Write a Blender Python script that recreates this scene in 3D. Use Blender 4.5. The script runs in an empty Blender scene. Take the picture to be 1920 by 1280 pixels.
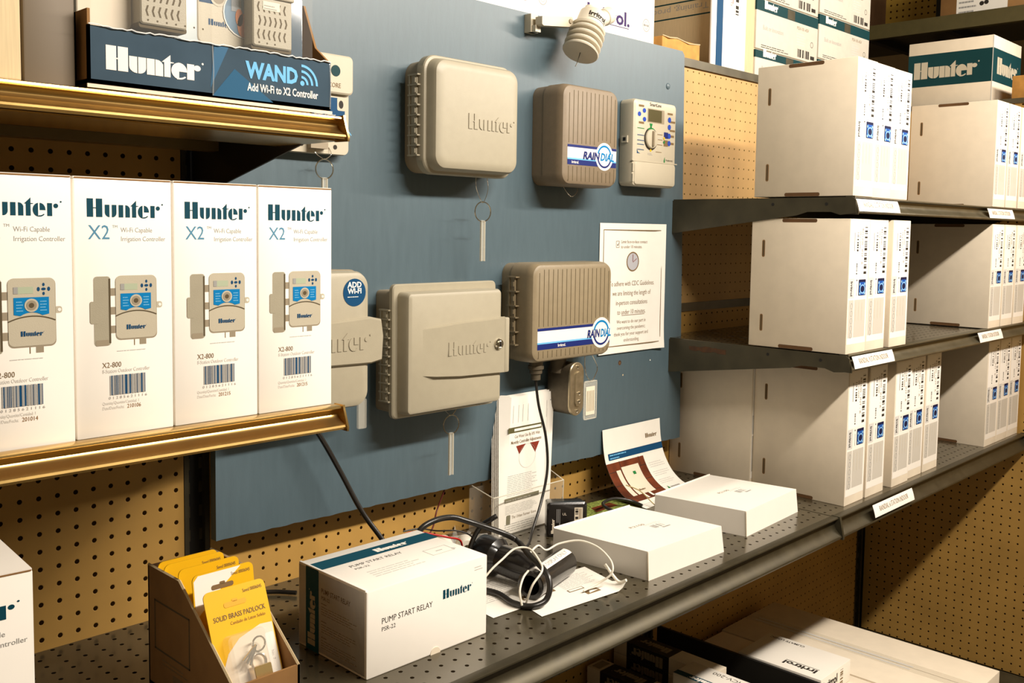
import bpy, bmesh, math, random
from mathutils import Vector, Matrix

random.seed(7)
S = 0.0254            # every coordinate below is in inches; the shelving wall is the plane y = 0
ZF = 44.0             # floor lies 44 inches under z = 0
C = bpy.context.scene.collection
sc = bpy.context.scene

def W(x, y, z):
    return Vector((x * S, y * S, (z + ZF) * S))

# ------------------------------------------------------------------ camera
cam = bpy.data.cameras.new('camera')
cam.sensor_fit = 'HORIZONTAL'
cam.sensor_width = 36.0
cam.lens = 1811.8 / 1920 * 36
cam.shift_x = (960 - 942.446) / 1920
cam.shift_y = (564.34 - 640) / 1920
cam.clip_start = 0.05
co = bpy.data.objects.new('camera', cam)
C.objects.link(co)
YA, PI_, RO = 0.794, -0.074, 0.014
ca, sa, cb, sb, cc, ss = math.cos(YA), math.sin(YA), math.cos(PI_), math.sin(PI_), math.cos(RO), math.sin(RO)
F_ = Vector((sa * cb, ca * cb, sb)); R_ = Vector((ca, -sa, 0)); U_ = R_.cross(F_)
Rr = R_ * cc + U_ * ss; Ur = -R_ * ss + U_ * cc
m = Matrix((Rr, Ur, -F_)).transposed().to_4x4()
m.translation = W(-27.415, -54.625, 15.115)
co.matrix_world = m
sc.camera = co

# ------------------------------------------------------------------ light and exposure
world = bpy.data.worlds.new('world')
sc.world = world
world.use_nodes = True
world.node_tree.nodes['Background'].inputs[0].default_value = (1.0, 0.77, 0.46, 1)
world.node_tree.nodes['Background'].inputs[1].default_value = 0.085
sc.view_settings.view_transform = 'Standard'
sc.view_settings.look = 'None'
sc.view_settings.gamma = 1
sc.view_settings.use_curve_mapping = False
sc.view_settings.exposure = 0.82

def area(name, loc, sx, sy, power, color, target):
    l = bpy.data.lights.new(name, 'AREA')
    l.shape = 'RECTANGLE'; l.size = sx * S; l.size_y = sy * S
    l.energy = power; l.color = color
    o = bpy.data.objects.new(name, l)
    C.objects.link(o)
    o.location = W(*loc)
    d = W(*target) - o.location
    zax = -d.normalized(); xax = Vector((1, 0, 0)); yax = zax.cross(xax).normalized(); xax = yax.cross(zax)
    o.rotation_euler = Matrix((xax, yax, zax)).transposed().to_euler()
    return o
# a run of ceiling tubes parallel to the shelving, about a metre and a half out from it
WARM = (1.0, 0.905, 0.79)
area('ceiling_tube', (29, -66, 57), 48, 3, 34, WARM, (16, 0, 0))
area('ceiling_tube', (98, -62, 56), 84, 3, 37, WARM, (62, 0, 0))

# ------------------------------------------------------------------ materials
def lin(c):
    return tuple((v / 12.92 if v <= 0.04045 else ((v + 0.055) / 1.055) ** 2.4) for v in c)
MATS = {}
def mat(name, rgb, rough=0.6, metal=0.0, noise=0.0, nscale=40, spec=0.5, bump=0.0, bscale=200, stretch=None, coat=0.0, srgb=False):
    if name in MATS: return MATS[name]
    m = bpy.data.materials.new(name); m.use_nodes = True
    nt = m.node_tree; b = nt.nodes['Principled BSDF']
    if srgb: rgb = lin(rgb)
    b.inputs['Base Color'].default_value = (*rgb, 1)
    b.inputs['Roughness'].default_value = rough
    b.inputs['Metallic'].default_value = metal
    if ('ink' in name or 'print' in name or name == 'groove' or name == 'blue_stripe' or name == 'teal_band') and not name.startswith('display'): spec = 0.15; rough = max(rough, 0.5)
    b.inputs['Roughness'].default_value = rough
    b.inputs['Specular IOR Level'].default_value = spec
    b.inputs['Coat Weight'].default_value = coat
    b.inputs['Coat Roughness'].default_value = 0.12
    if noise or bump:
        tc = nt.nodes.new('ShaderNodeTexCoord')
        mp = nt.nodes.new('ShaderNodeMapping')
        nt.links.new(tc.outputs['Object'], mp.inputs[0])
        if stretch: mp.inputs['Scale'].default_value = stretch
    if noise:
        n = nt.nodes.new('ShaderNodeTexNoise'); n.inputs['Scale'].default_value = nscale
        n.inputs['Detail'].default_value = 5
        nt.links.new(mp.outputs[0], n.inputs[0])
        r = nt.nodes.new('ShaderNodeMapRange')
        r.inputs[1].default_value = 0.3; r.inputs[2].default_value = 0.7
        r.inputs[3].default_value = 1 - noise; r.inputs[4].default_value = 1 + noise * 0.6
        nt.links.new(n.outputs[0], r.inputs[0])
        mx = nt.nodes.new('ShaderNodeMix'); mx.data_type = 'RGBA'; mx.blend_type = 'MULTIPLY'
        mx.inputs[0].default_value = 1
        mx.inputs[6].default_value = (*rgb, 1)
        nt.links.new(r.outputs[0], mx.inputs[7])
        nt.links.new(mx.outputs[2], b.inputs['Base Color'])
        rr = nt.nodes.new('ShaderNodeMapRange')
        rr.inputs[3].default_value = max(0, rough - noise * 0.3); rr.inputs[4].default_value = min(1, rough + noise * 0.3)
        nt.links.new(n.outputs[0], rr.inputs[0]); nt.links.new(rr.outputs[0], b.inputs['Roughness'])
    if bump:
        n2 = nt.nodes.new('ShaderNodeTexNoise'); n2.inputs['Scale'].default_value = bscale
        nt.links.new(mp.outputs[0], n2.inputs[0])
        bp = nt.nodes.new('ShaderNodeBump'); bp.inputs['Strength'].default_value = bump
        bp.inputs['Distance'].default_value = 0.001
        nt.links.new(n2.outputs[0], bp.inputs['Height']); nt.links.new(bp.outputs[0], b.inputs['Normal'])
    MATS[name] = m
    return m

def holes(name, rgb, hole, r, axes, phase, rough=0.6, metal=0.0, pitch=1.0, noise=0.12, pitch2=None, coat=0.0):
    """a sheet with round punched holes on a grid; axes are the two object axes of the sheet"""
    m = mat(name, rgb, rough, metal, noise=noise, nscale=9, coat=coat)
    nt = m.node_tree; b = nt.nodes['Principled BSDF']
    tc = nt.nodes.new('ShaderNodeTexCoord'); sp = nt.nodes.new('ShaderNodeSeparateXYZ')
    nt.links.new(tc.outputs['Object'], sp.inputs[0])
    def M(op, a, b_=None):
        n = nt.nodes.new('ShaderNodeMath'); n.operation = op
        for i, v in enumerate((a, b_)):
            if v is None: continue
            if isinstance(v, (int, float)): n.inputs[i].default_value = v
            else: nt.links.new(v, n.inputs[i])
        return n.outputs[0]
    sq = []
    for ax, ph, pt in zip(axes, phase, (pitch, pitch2 or pitch)):
        t = M('ADD', M('DIVIDE', sp.outputs[ax], S * pt), 1000 - ph / pt + 0.5)
        t = M('MULTIPLY', M('SUBTRACT', M('FRACT', t), 0.5), pt)
        sq.append(M('MULTIPLY', t, t))
    d = M('SQRT', M('ADD', sq[0], sq[1]))
    k = M('LESS_THAN', d, r)
    src = b.inputs['Base Color'].links[0].from_socket
    mx = nt.nodes.new('ShaderNodeMix'); mx.data_type = 'RGBA'
    nt.links.new(k, mx.inputs[0]); nt.links.new(src, mx.inputs[6]); mx.inputs[7].default_value = (*hole, 1)
    nt.links.new(mx.outputs[2], b.inputs['Base Color'])
    inv = M('SUBTRACT', 1.0, k)
    nt.links.new(M('MULTIPLY', inv, 0.5), b.inputs['Specular IOR Level'])
    nt.links.new(M('MULTIPLY', inv, metal), b.inputs['Metallic'])
    if coat: nt.links.new(M('MULTIPLY', inv, coat), b.inputs['Coat Weight'])
    # rolled edge of each hole
    mr = nt.nodes.new('ShaderNodeMapRange'); mr.inputs[1].default_value = r * 0.8; mr.inputs[2].default_value = r * 1.25
    nt.links.new(d, mr.inputs[0])
    bp = nt.nodes.new('ShaderNodeBump'); bp.inputs['Strength'].default_value = 0.5; bp.inputs['Distance'].default_value = 0.0008
    nt.links.new(mr.outputs[0], bp.inputs['Height']); nt.links.new(bp.outputs[0], b.inputs['Normal'])
    return m

def glassy(name, rgb, alpha, rough=0.05):
    m = mat(name, rgb, rough, 0, spec=0.8)
    b = m.node_tree.nodes['Principled BSDF']
    b.inputs['Alpha'].default_value = alpha
    return m

PEG = (0.46, 0.262, 0.060)
PEGH = (0.018, 0.008, 0.002)
white = mat('white_card', (0.84, 0.79, 0.70), 0.42, noise=0.02, nscale=12)
whitem = mat('white_card_matte', (0.78, 0.68, 0.53), 0.7, noise=0.04, nscale=30)
gloss = mat('white_gloss_card', (0.90, 0.85, 0.77), 0.28, noise=0.01)
paper = mat('paper', (0.86, 0.82, 0.74), 0.75, noise=0.02)
paper2 = mat('paper_shaded_print', (0.62, 0.57, 0.48), 0.75)
greyink = mat('grey_ink', (0.34, 0.33, 0.31), 0.6)
lightink = mat('light_ink', (0.60, 0.58, 0.54), 0.6)
ink = mat('black_ink', (0.03, 0.025, 0.02), 0.5)
brownink = mat('brown_ink', (0.20, 0.13, 0.06), 0.5)
navy = mat('teal_navy_ink', (0.004, 0.055, 0.085), 0.4)
teal = mat('teal_band', (0.004, 0.042, 0.048), 0.45, noise=0.06, nscale=20)
stripe = mat('blue_stripe', (0.006, 0.06, 0.15), 0.45)
xblue = mat('mid_blue_ink', (0.035, 0.12, 0.22), 0.45)
cyan = mat('cyan_print', (0.0, 0.19, 0.47), 0.4)
skyblue = mat('sky_blue_print', (0.16, 0.46, 0.74), 0.4)
bluebtn = mat('blue_rubber', (0.008, 0.06, 0.42), 0.35, coat=0.3)
darknavy = mat('dark_navy_print', (0.006, 0.01, 0.05), 0.35)
royal = mat('royal_print', (0.01, 0.08, 0.36), 0.35)
ambl = mat('pale_blue_print', (0.25, 0.48, 0.72), 0.5)
rdblue = mat('label_navy', (0.008, 0.02, 0.15), 0.35)
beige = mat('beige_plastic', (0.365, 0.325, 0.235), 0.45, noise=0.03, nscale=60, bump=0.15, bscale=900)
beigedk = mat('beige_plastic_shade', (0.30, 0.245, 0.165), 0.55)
cream = mat('cream_plastic', (0.52, 0.465, 0.35), 0.4, noise=0.02, bump=0.1, bscale=900)
taupe = mat('taupe_plastic', (0.21, 0.158, 0.10), 0.5, noise=0.06, nscale=90, bump=0.3, bscale=1200)
tan_ = mat('tan_plastic', (0.26, 0.205, 0.125), 0.38, noise=0.06, nscale=90, bump=0.3, bscale=1200)
groove = mat('groove', (0.10, 0.075, 0.04), 0.7)
boardm = mat('blue_grey_paint', (0.078, 0.118, 0.140), 0.40, noise=0.06, nscale=10, bump=0.10, bscale=60, stretch=(9, 9, 1.5))
boardedge = mat('board_edge', (0.16, 0.09, 0.03), 0.8)
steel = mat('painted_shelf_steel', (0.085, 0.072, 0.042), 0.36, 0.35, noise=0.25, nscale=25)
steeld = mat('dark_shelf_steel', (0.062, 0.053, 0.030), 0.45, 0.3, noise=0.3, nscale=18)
rust = mat('rust', (0.075, 0.032, 0.010), 0.9, noise=0.4, nscale=80)
bronze_deck = mat('bronze_deck', (0.20, 0.135, 0.045), 0.38, 0.5, noise=0.15, nscale=10)
gold = mat('bronze_price_rail', (0.58, 0.38, 0.13), 0.24, 0.9, noise=0.06, nscale=30)
lipm = mat('worn_price_rail', (0.055, 0.045, 0.024), 0.42, 0.55, noise=0.2, nscale=40)
black = mat('black_paint', (0.006, 0.005, 0.004), 0.6)
rubber = mat('black_rubber', (0.012, 0.010, 0.008), 0.35, coat=0.2)
blkplastic = mat('black_plastic', (0.012, 0.010, 0.009), 0.25, bump=0.08, bscale=500, coat=0.4)
redw = mat('red_wire', (0.42, 0.008, 0.006), 0.4)
whitew = mat('white_wire', (0.82, 0.76, 0.64), 0.4)
chrome = mat('chrome', (0.75, 0.70, 0.60), 0.15, 1.0)
alum = mat('cast_aluminium', (0.50, 0.42, 0.28), 0.35, 0.85, noise=0.2, nscale=60)
alumd = mat('dull_zinc', (0.13, 0.105, 0.07), 0.5, 0.5, noise=0.2, nscale=60)
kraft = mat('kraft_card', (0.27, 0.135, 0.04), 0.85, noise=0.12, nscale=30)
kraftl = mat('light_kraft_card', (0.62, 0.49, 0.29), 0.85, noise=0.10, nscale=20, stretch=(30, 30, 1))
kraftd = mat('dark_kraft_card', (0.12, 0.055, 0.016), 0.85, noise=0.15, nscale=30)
yellow = mat('yellow_card', (0.82, 0.46, 0.01), 0.33, noise=0.05, nscale=8)
orange = mat('orange_card', (0.78, 0.40, 0.03), 0.33)
brass = mat('brass', (0.80, 0.58, 0.25), 0.25, 0.9)
acryl = glassy('clear_acrylic', (0.75, 0.70, 0.58), 0.16)
acryle = glassy('acrylic_edge', (0.80, 0.75, 0.62), 0.65)
blister = glassy('clear_blister', (0.9, 0.88, 0.82), 0.18, 0.08)
tagp = glassy('clear_tag_plastic', (0.82, 0.78, 0.66), 0.22, 0.12)
lcd = mat('lcd_glass', (0.085, 0.075, 0.035), 0.2)
lcdp = mat('lcd_print', (0.42, 0.47, 0.33), 0.4)
wood1 = mat('printed_wood', (0.15, 0.035, 0.012), 0.6, noise=0.5, nscale=30)
skin = mat('hand_print', (0.55, 0.22, 0.11), 0.5)
green = mat('green_print', (0.02, 0.20, 0.05), 0.5)
gravel = mat('foliage_print', (0.25, 0.30, 0.07), 0.6, noise=0.8, nscale=160)
redp = mat('dark_red_print', (0.22, 0.03, 0.015), 0.6)
greenfl = mat('olive_print', (0.10, 0.09, 0.035), 0.6)
clockf = mat('clock_face_print', (0.45, 0.45, 0.48), 0.6)
conc = mat('concrete', (0.22, 0.19, 0.15), 0.7, noise=0.15, nscale=6)
wallm = mat('wall_paint', (0.30, 0.21, 0.11), 0.8, noise=0.05)
tapem = glassy('tape', (0.8, 0.75, 0.62), 0.35, 0.25)
purple = mat('purple_ink', (0.035, 0.012, 0.10), 0.5)
displaym = mat('display_print', (0.05, 0.085, 0.12), 0.12, noise=0.15, nscale=15, coat=0.8)
displayb = mat('display_print_blue', (0.035, 0.12, 0.22), 0.12, coat=0.8)

# ------------------------------------------------------------------ mesh collecting
class MB:
    def __init__(s, M=None):
        s.v = []; s.f = []; s.m = []; s.mats = []; s.M = M or Matrix.Identity(4); s.smooth = True
    def mi(s, m):
        if m not in s.mats: s.mats.append(m)
        return s.mats.index(m)
    def add(s, vs, fs, m):
        b = len(s.v); i = s.mi(m)
        s.v += [s.M @ Vector(v) for v in vs]
        for f in fs:
            s.f.append([b + k for k in f]); s.m.append(i)
    def quad(s, a, b, c, d, m): s.add([a, b, c, d], [(0, 1, 2, 3)], m)
    def box(s, x0, x1, y0, y1, z0, z1, m):
        vs = [(x, y, z) for x in (x0, x1) for y in (y0, y1) for z in (z0, z1)]
        s.add(vs, [(0, 1, 3, 2), (4, 6, 7, 5), (0, 4, 5, 1), (2, 3, 7, 6), (0, 2, 6, 4), (1, 5, 7, 3)], m)
    def bevbox(s, x0, x1, y0, y1, z0, z1, m, r=0.06):
        s.loft(x0, x1, z0, z1, r, [(y1, r), (y1 - r * 0.3, r * 0.3), (y1 - r, 0), (y0 + r, 0), (y0 + r * 0.3, r * 0.3), (y0, r)], m, 2)
    def loft(s, x0, x1, z0, z1, r, st, m, n=6, caps=(True, True), fmats=None):
        """rounded rectangle in x-z swept through stations (y, inset) from back to front"""
        loops = []
        for (y, ins) in st:
            a0, a1, b0, b1 = x0 + ins, x1 - ins, z0 + ins, z1 - ins
            rr = max(r - ins * 0.6, 0.01); rr = min(rr, (a1 - a0) / 2.01, (b1 - b0) / 2.01)
            lp = []
            for (cx, cz, t0) in ((a1 - rr, b1 - rr, 0), (a0 + rr, b1 - rr, 90), (a0 + rr, b0 + rr, 180), (a1 - rr, b0 + rr, 270)):
                for k in range(n + 1):
                    t = math.radians(t0 + 90 * k / n)
                    lp.append((cx + rr * math.cos(t), y, cz + rr * math.sin(t)))
            loops.append(lp)
        s.skin(loops, m, caps)
    def skin(s, loops, m, caps=(True, True), closed=True):
        n = len(loops[0]); vs = [p for l in loops for p in l]; fs = []
        for i in range(len(loops) - 1):
            for k in range(n if closed else n - 1):
                k2 = (k + 1) % n
                fs.append((i * n + k, i * n + k2, (i + 1) * n + k2, (i + 1) * n + k))
        if caps[0]: fs.append(tuple(range(n))[::-1])
        if caps[1]: fs.append(tuple((len(loops) - 1) * n + k for k in range(n)))
        s.add(vs, fs, m)
    def prism(s, poly, a0, a1, axis, m):
        """extrude a 2-D polygon along an axis ('x': poly=(y,z); 'y': (x,z); 'z': (x,y))"""
        def P(p, a):
            return {'x': (a, p[0], p[1]), 'y': (p[0], a, p[1]), 'z': (p[0], p[1], a)}[axis]
        s.skin([[P(p, a0) for p in poly], [P(p, a1) for p in poly]], m)
    def tube(s, pts, r, m, n=8, caps=True, rs=None):
        pts = [Vector(p) for p in pts]; loops = []
        up = None
        for i, p in enumerate(pts):
            t = (pts[min(i + 1, len(pts) - 1)] - pts[max(i - 1, 0)]).normalized()
            if up is None:
                up = Vector((0, 0, 1)) if abs(t.z) < 0.9 else Vector((1, 0, 0))
            up = (up - t * up.dot(t)).normalized(); sd = t.cross(up)
            rad = rs[i] if rs else r
            loops.append([p + (up * math.cos(2 * math.pi * k / n) + sd * math.sin(2 * math.pi * k / n)) * rad for k in range(n)])
        s.skin(loops, m, (caps, caps))
    def lathe(s, prof, origin, axis, m, n=28, caps=(True, True)):
        """prof: list of (radius, distance along axis)"""
        ax = Vector(axis).normalized()
        u = ax.cross(Vector((0, 0, 1)) if abs(ax.z) < 0.9 else Vector((1, 0, 0))).normalized(); w = ax.cross(u)
        o = Vector(origin)
        s.skin([[o + ax * d + (u * math.cos(2 * math.pi * k / n) + w * math.sin(2 * math.pi * k / n)) * max(r, 0.001) for k in range(n)] for r, d in prof], m, caps)
    def torus(s, c, R, r, normal, m, n=24, k=6, a0=0, a1=360):
        nn = Vector(normal).normalized()
        u = nn.cross(Vector((0, 0, 1)) if abs(nn.z) < 0.9 else Vector((1, 0, 0))).normalized(); w = nn.cross(u)
        c = Vector(c); full = a1 - a0 >= 360; loops = []
        cnt = n if full else n + 1
        for i in range(cnt):
            t = math.radians(a0 + (a1 - a0) * i / n)
            d = u * math.cos(t) + w * math.sin(t)
            loops.append([c + d * (R + r * math.cos(2 * math.pi * j / k)) + nn * (r * math.sin(2 * math.pi * j / k)) for j in range(k)])
        if full: loops.append(loops[0])
        s.skin(loops, m, (not full, not full))
    def build(s, name, parent=None, recalc=True, label=None, smooth=True):
        me = bpy.data.meshes.new(name)
        me.from_pydata([tuple(v * S) for v in s.v], [], s.f)
        for mt in s.mats: me.materials.append(mt)
        me.polygons.foreach_set('material_index', s.m)
        if recalc:
            bm = bmesh.new(); bm.from_mesh(me)
            bmesh.ops.recalc_face_normals(bm, faces=bm.faces); bm.to_mesh(me); bm.free()
        me.update()
        if smooth:
            me.polygons.foreach_set('use_smooth', [True] * len(me.polygons))
            me.set_sharp_from_angle(angle=math.radians(32))
        o = bpy.data.objects.new(name, me); C.objects.link(o)
        if parent: o.parent = parent
        if label: o['label'] = label
        return o

def spline(pts, n=8):
    P = [Vector(p) for p in pts]; out = []
    for i in range(len(P) - 1):
        p0 = P[max(i - 1, 0)]; p1 = P[i]; p2 = P[i + 1]; p3 = P[min(i + 2, len(P) - 1)]
        for k in range(n):
            t = k / n
            out.append(0.5 * ((2 * p1) + (p2 - p0) * t + (2 * p0 - 5 * p1 + 4 * p2 - p3) * t * t + (3 * p1 - p0 - 3 * p2 + p3) * t ** 3))
    out.append(P[-1]); return out

# ------------------------------------------------------------------ lettering
_tx = {}
def text2d(s, bold=0.0):
    key = (s, bold)
    if key in _tx: return _tx[key]
    cu = bpy.data.curves.new('t', 'FONT'); cu.body = s; cu.size = 1; cu.offset = bold; cu.resolution_u = 2
    o = bpy.data.objects.new('t', cu); C.objects.link(o)
    bpy.context.view_layer.update()
    dg = bpy.context.evaluated_depsgraph_get()
    me = bpy.data.meshes.new_from_object(o.evaluated_get(dg))
    vs = [(v.co.x, v.co.y) for v in me.vertices]; fs = [tuple(p.vertices) for p in me.polygons]
    bpy.data.objects.remove(o); bpy.data.curves.remove(cu); bpy.data.meshes.remove(me)
    w = max((v[0] for v in vs), default=0)
    _tx[key] = (vs, fs, w)
    return _tx[key]

def arc(cx, cy, rx, ry, a0, a1, n=10):
    return [(cx + rx * math.cos(math.radians(a0 + (a1 - a0) * k / n)), cy + ry * math.sin(math.radians(a0 + (a1 - a0) * k / n))) for k in range(n + 1)]
# fat stencil-serif word mark, cap height 1, about 4.13 wide
WORD = [
    [(0, 0), (.345, 0), (.345, 1), (0, 1)], [(.50, 0), (.845, 0), (.845, 1), (.50, 1)], [(.345, .47), (.50, .47), (.50, .52), (.345, .52)],
    [(1.24, 0), (1.24, .68), (.98, .68)] + arc(1.24, .26, .26, .26, 180, 265, 5),
    [(1.37, 0), (1.45, 0)] + arc(1.42, .25, .21, .25, -80, 0, 5) + [(1.63, .68), (1.37, .68)],
    [(1.75, 0), (2.01, 0), (2.01, .68), (1.75, .68)],
    [(2.13, 0), (2.39, 0)] + [(2.39, .5), (2.33, .60), (2.25, .66), (2.13, .68)],
    [(2.51, 0), (2.75, 0), (2.75, .60), (2.88, .62), (2.88, .65), (2.75, .66), (2.75, .95), (2.60, .80), (2.45, .65), (2.42, .62), (2.51, .62)],
    [(3.12, .68)] + arc(3.15, .32, .30, .36, 100, 262, 12) + [(3.12, .02)],
    [(3.20, .30), (3.50, .30)] + arc(3.20, .34, .29, .34, 5, 90, 6),
    [(3.10, -.04)] + arc(3.20, .30, .32, .34, 265, 320, 6) + arc(3.19, .32, .29, .29, 315, 262, 6),
    [(3.58, 0), (3.83, 0), (3.83, .68), (3.58, .68)],
    arc(4.02, .54, .125, .125, 0, 345, 14), arc(4.28, .76, .05, .05, 0, 330, 8)]

class Pr:
    """printing on a surface: fmap(u, v, h) -> local point, h = layer height"""
    def __init__(s, mb, fmap, eps=0.006):
        s.mb = mb; s.f = fmap; s.e = eps; s.L = 1
    def poly(s, pts, m, L=None):
        h = (L if L is not None else s.L) * s.e
        s.mb.add([s.f(u, v, h) for u, v in pts], [tuple(range(len(pts)))], m)
    def rect(s, u0, v0, u1, v1, m, L=None, nu=1, nv=1):
        h = (L if L is not None else s.L) * s.e
        vs = [s.f(u0 + (u1 - u0) * i / nu, v0 + (v1 - v0) * j / nv, h) for j in range(nv + 1) for i in range(nu + 1)]
        fs = [(j * (nu + 1) + i, j * (nu + 1) + i + 1, (j + 1) * (nu + 1) + i + 1, (j + 1) * (nu + 1) + i) for j in range(nv) for i in range(nu)]
        s.mb.add(vs, fs, m)
    def frame(s, u0, v0, u1, v1, t, m, L=None):
        for a in ((u0, v0, u1, v0 + t), (u0, v1 - t, u1, v1), (u0, v0, u0 + t, v1), (u1 - t, v0, u1, v1)): s.rect(*a, m, L)
    def disc(s, u, v, r, m, L=None, ry=None, n=20): s.poly(arc(u, v, r, ry or r, 0, 360 - 360 / n, n - 1), m, L)
    def ring(s, u, v, r0, r1, m, L=None, a0=0, a1=360, n=24, ky=1.0):
        o = arc(u, v, r1, r1 * ky, a0, a1, n); i = arc(u, v, r0, r0 * ky, a0, a1, n)
        for k in range(n): s.poly([o[k], o[k + 1], i[k + 1], i[k]], m, L)
    def rrect(s, u0, v0, u1, v1, r, m, L=None):
        s.poly(arc(u1 - r, v1 - r, r, r, 0, 90, 4) + arc(u0 + r, v1 - r, r, r, 90, 180, 4) + arc(u0 + r, v0 + r, r, r, 180, 270, 4) + arc(u1 - r, v0 + r, r, r, 270, 360, 4), m, L)
    def text(s, t, u, v, size, m, L=None, rot=0, sx=1.0, bold=0.0, align='l', width=None, slant=0.0):
        vs, fs, w = text2d(t, bold)
        if not fs: return
        if width: sx = width / (w * size)
        ox = {'l': 0, 'c': -w / 2, 'r': -w}[align]
        c, si = math.cos(math.radians(rot)), math.sin(math.radians(rot))
        h = (L if L is not None else s.L) * s.e
        out = []
        for x, y in vs:
            x = (x + ox + y * slant) * size * sx; y = y * size
            out.append(s.f(u + x * c - y * si, v + x * si + y * c, h))
        s.mb.add(out, fs, m)
    def word(s, u, v, width, m, L=None, rot=0, sy=1.0):
        k = width / 4.13; c, si = math.cos(math.radians(rot)), math.sin(math.radians(rot))
        fat = 0.045 if m in (gloss, cream, beige, whitem, beigedk) else 0.0
        for wi, p in enumerate(WORD):
            mx = (min(q[0] for q in p) + max(q[0] for q in p)) / 2; hw = max(max(q[0] for q in p) - mx, .01)
            g = (hw + fat) / hw if hw > .09 else 1.0
            s.poly([(u + ((mx + (x - mx) * g) * k) * c - (y * k * sy) * si, v + ((mx + (x - mx) * g) * k) * si + (y * k * sy) * c) for x, y in p], m, (L if L is not None else s.L) + .2 * (wi % 3))
    def bars(s, u0, v0, u1, v1, m, L=None, n=26, vert=True, seed=1, dens=0.5):
        rnd = random.Random(seed)
        ed = [0]
        while ed[-1] < 1: ed.append(ed[-1] + rnd.choice((1, 1, 2, 3)) / n / 1.2)
        for k in range(0, len(ed) - 1, 2):
            a, b = ed[k], min(ed[k + 1], 1)
            if a >= 1: break
            if vert: s.rect(u0 + (u1 - u0) * a, v0, u0 + (u1 - u0) * b, v1, m, L)
            else: s.rect(u0, v0 + (v1 - v0) * a, u1, v0 + (v1 - v0) * b, m, L)
    def lines(s, u0, v0, u1, v1, n, m, L=None, th=0.35, seed=2, rag=0.25, vert=False):
        """rows of type too small to read"""
        rnd = random.Random(seed); step = ((u1 - u0) if vert else (v1 - v0)) / n
        for k in range(n):
            e = 1 - rnd.random() * rag
            if vert:
                a = u0 + step * k
                s.rect(a, v1 - (v1 - v0) * e, a + step * th, v1, m, L)
            else:
                a = v1 - step * (k + 1)
                t = 0
                while t < e:
                    w = 0.05 + rnd.random() * 0.13
                    s.rect(u0 + (u1 - u0) * t, a, u0 + (u1 - u0) * min(t + w, e), a + step * th, m, L); t += w + 0.018

def flat(O, U, V):
    """a print map on the plane through O with unit directions U, V; outward normal = U x V"""
    O = Vector(O); U = Vector(U).normalized(); V = Vector(V).normalized(); N = U.cross(V)
    return lambda u, v, h: O + U * u + V * v + N * h
def front(x, y, z): return flat((x, y, z), (1, 0, 0), (0, 0, 1))      # faces the aisle
def left(x, y, z): return flat((x, y, z), (0, -1, 0), (0, 0, 1))      # faces -x, u runs towards the aisle
def top(x, y, z): return flat((x, y, z), (1, 0, 0), (0, 1, 0))

# ------------------------------------------------------------------ objects
def thing(name, label, cat, loc=(0, 0, 0), rz=0, group=None, rot=None):
    o = bpy.data.objects.new(name, None); C.objects.link(o)
    o.location = W(*loc); o.rotation_euler = rot or (0, 0, math.radians(rz))
    o.empty_display_size = 0.05
    o['label'] = label; o['category'] = cat
    if group: o['group'] = group
    return o
def solo(mb, name, label, cat, loc=(0, 0, 0), rz=0, group=None, rot=None, **k):
    o = mb.build(name, **k); o.location = W(*loc); o.rotation_euler = rot or (0, 0, math.radians(rz))
    o['label'] = label; o['category'] = cat
    if group: o['group'] = group
    return o
def struct(mb, name, **k):
    o = mb.build(name, **k); o.location = W(0, 0, 0); o['kind'] = 'structure'; return o
def copytree(o, loc, label, rz=None, group=None):
    r = o.copy(); C.objects.link(r); r.location = W(*loc); r['label'] = label
    if rz is not None: r.rotation_euler = (0, 0, math.radians(rz))
    if group: r['group'] = group
    for ch in list(o.children):
        c = ch.copy(); C.objects.link(c); c.parent = r
        for g in list(ch.children):
            d = g.copy(); C.objects.link(d); d.parent = c
    return r

def absmb(loc): return MB(Matrix.Translation(-Vector(loc)))

# ================================================================== the setting
f = MB(); f.box(-140, 240, -190, 140, -45, -44, conc); struct(f, 'floor')
f = MB(); f.box(-140, 240, 140, 143, -44, 110, wallm); struct(f, 'wall_back')
f = MB(); f.box(240, 243, -190, 143, -44, 110, wallm); struct(f, 'wall_right')

# ================================================================== perforated shelving run
pegL = holes('pegboard_wide_holes', PEG, PEGH, 0.135, (0, 2), (0.0, 0.0))
pegM = holes('pegboard_middle', PEG, PEGH, 0.115, (0, 2), (0.02, 0.68))
pegD = holes('pegboard_lower', PEG, PEGH, 0.095, (0, 2), (0.2, 0.8))
pegE = holes('pegboard_upper', (0.50, 0.305, 0.11), (0.07, 0.05, 0.01), 0.085, (0, 2), (0.567, 0.858))
pegC = holes('pegboard_side', PEG, PEGH, 0.11, (1, 2), (0.108, 0.825))
deckp = holes('perforated_deck', (0.095, 0.078, 0.045), (0.012, 0.008, 0.004), 0.12, (0, 1), (0.53, 0.43), rough=0.26, metal=0.5, pitch=1.02, pitch2=0.96, noise=0.22, coat=0.35)

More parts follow.
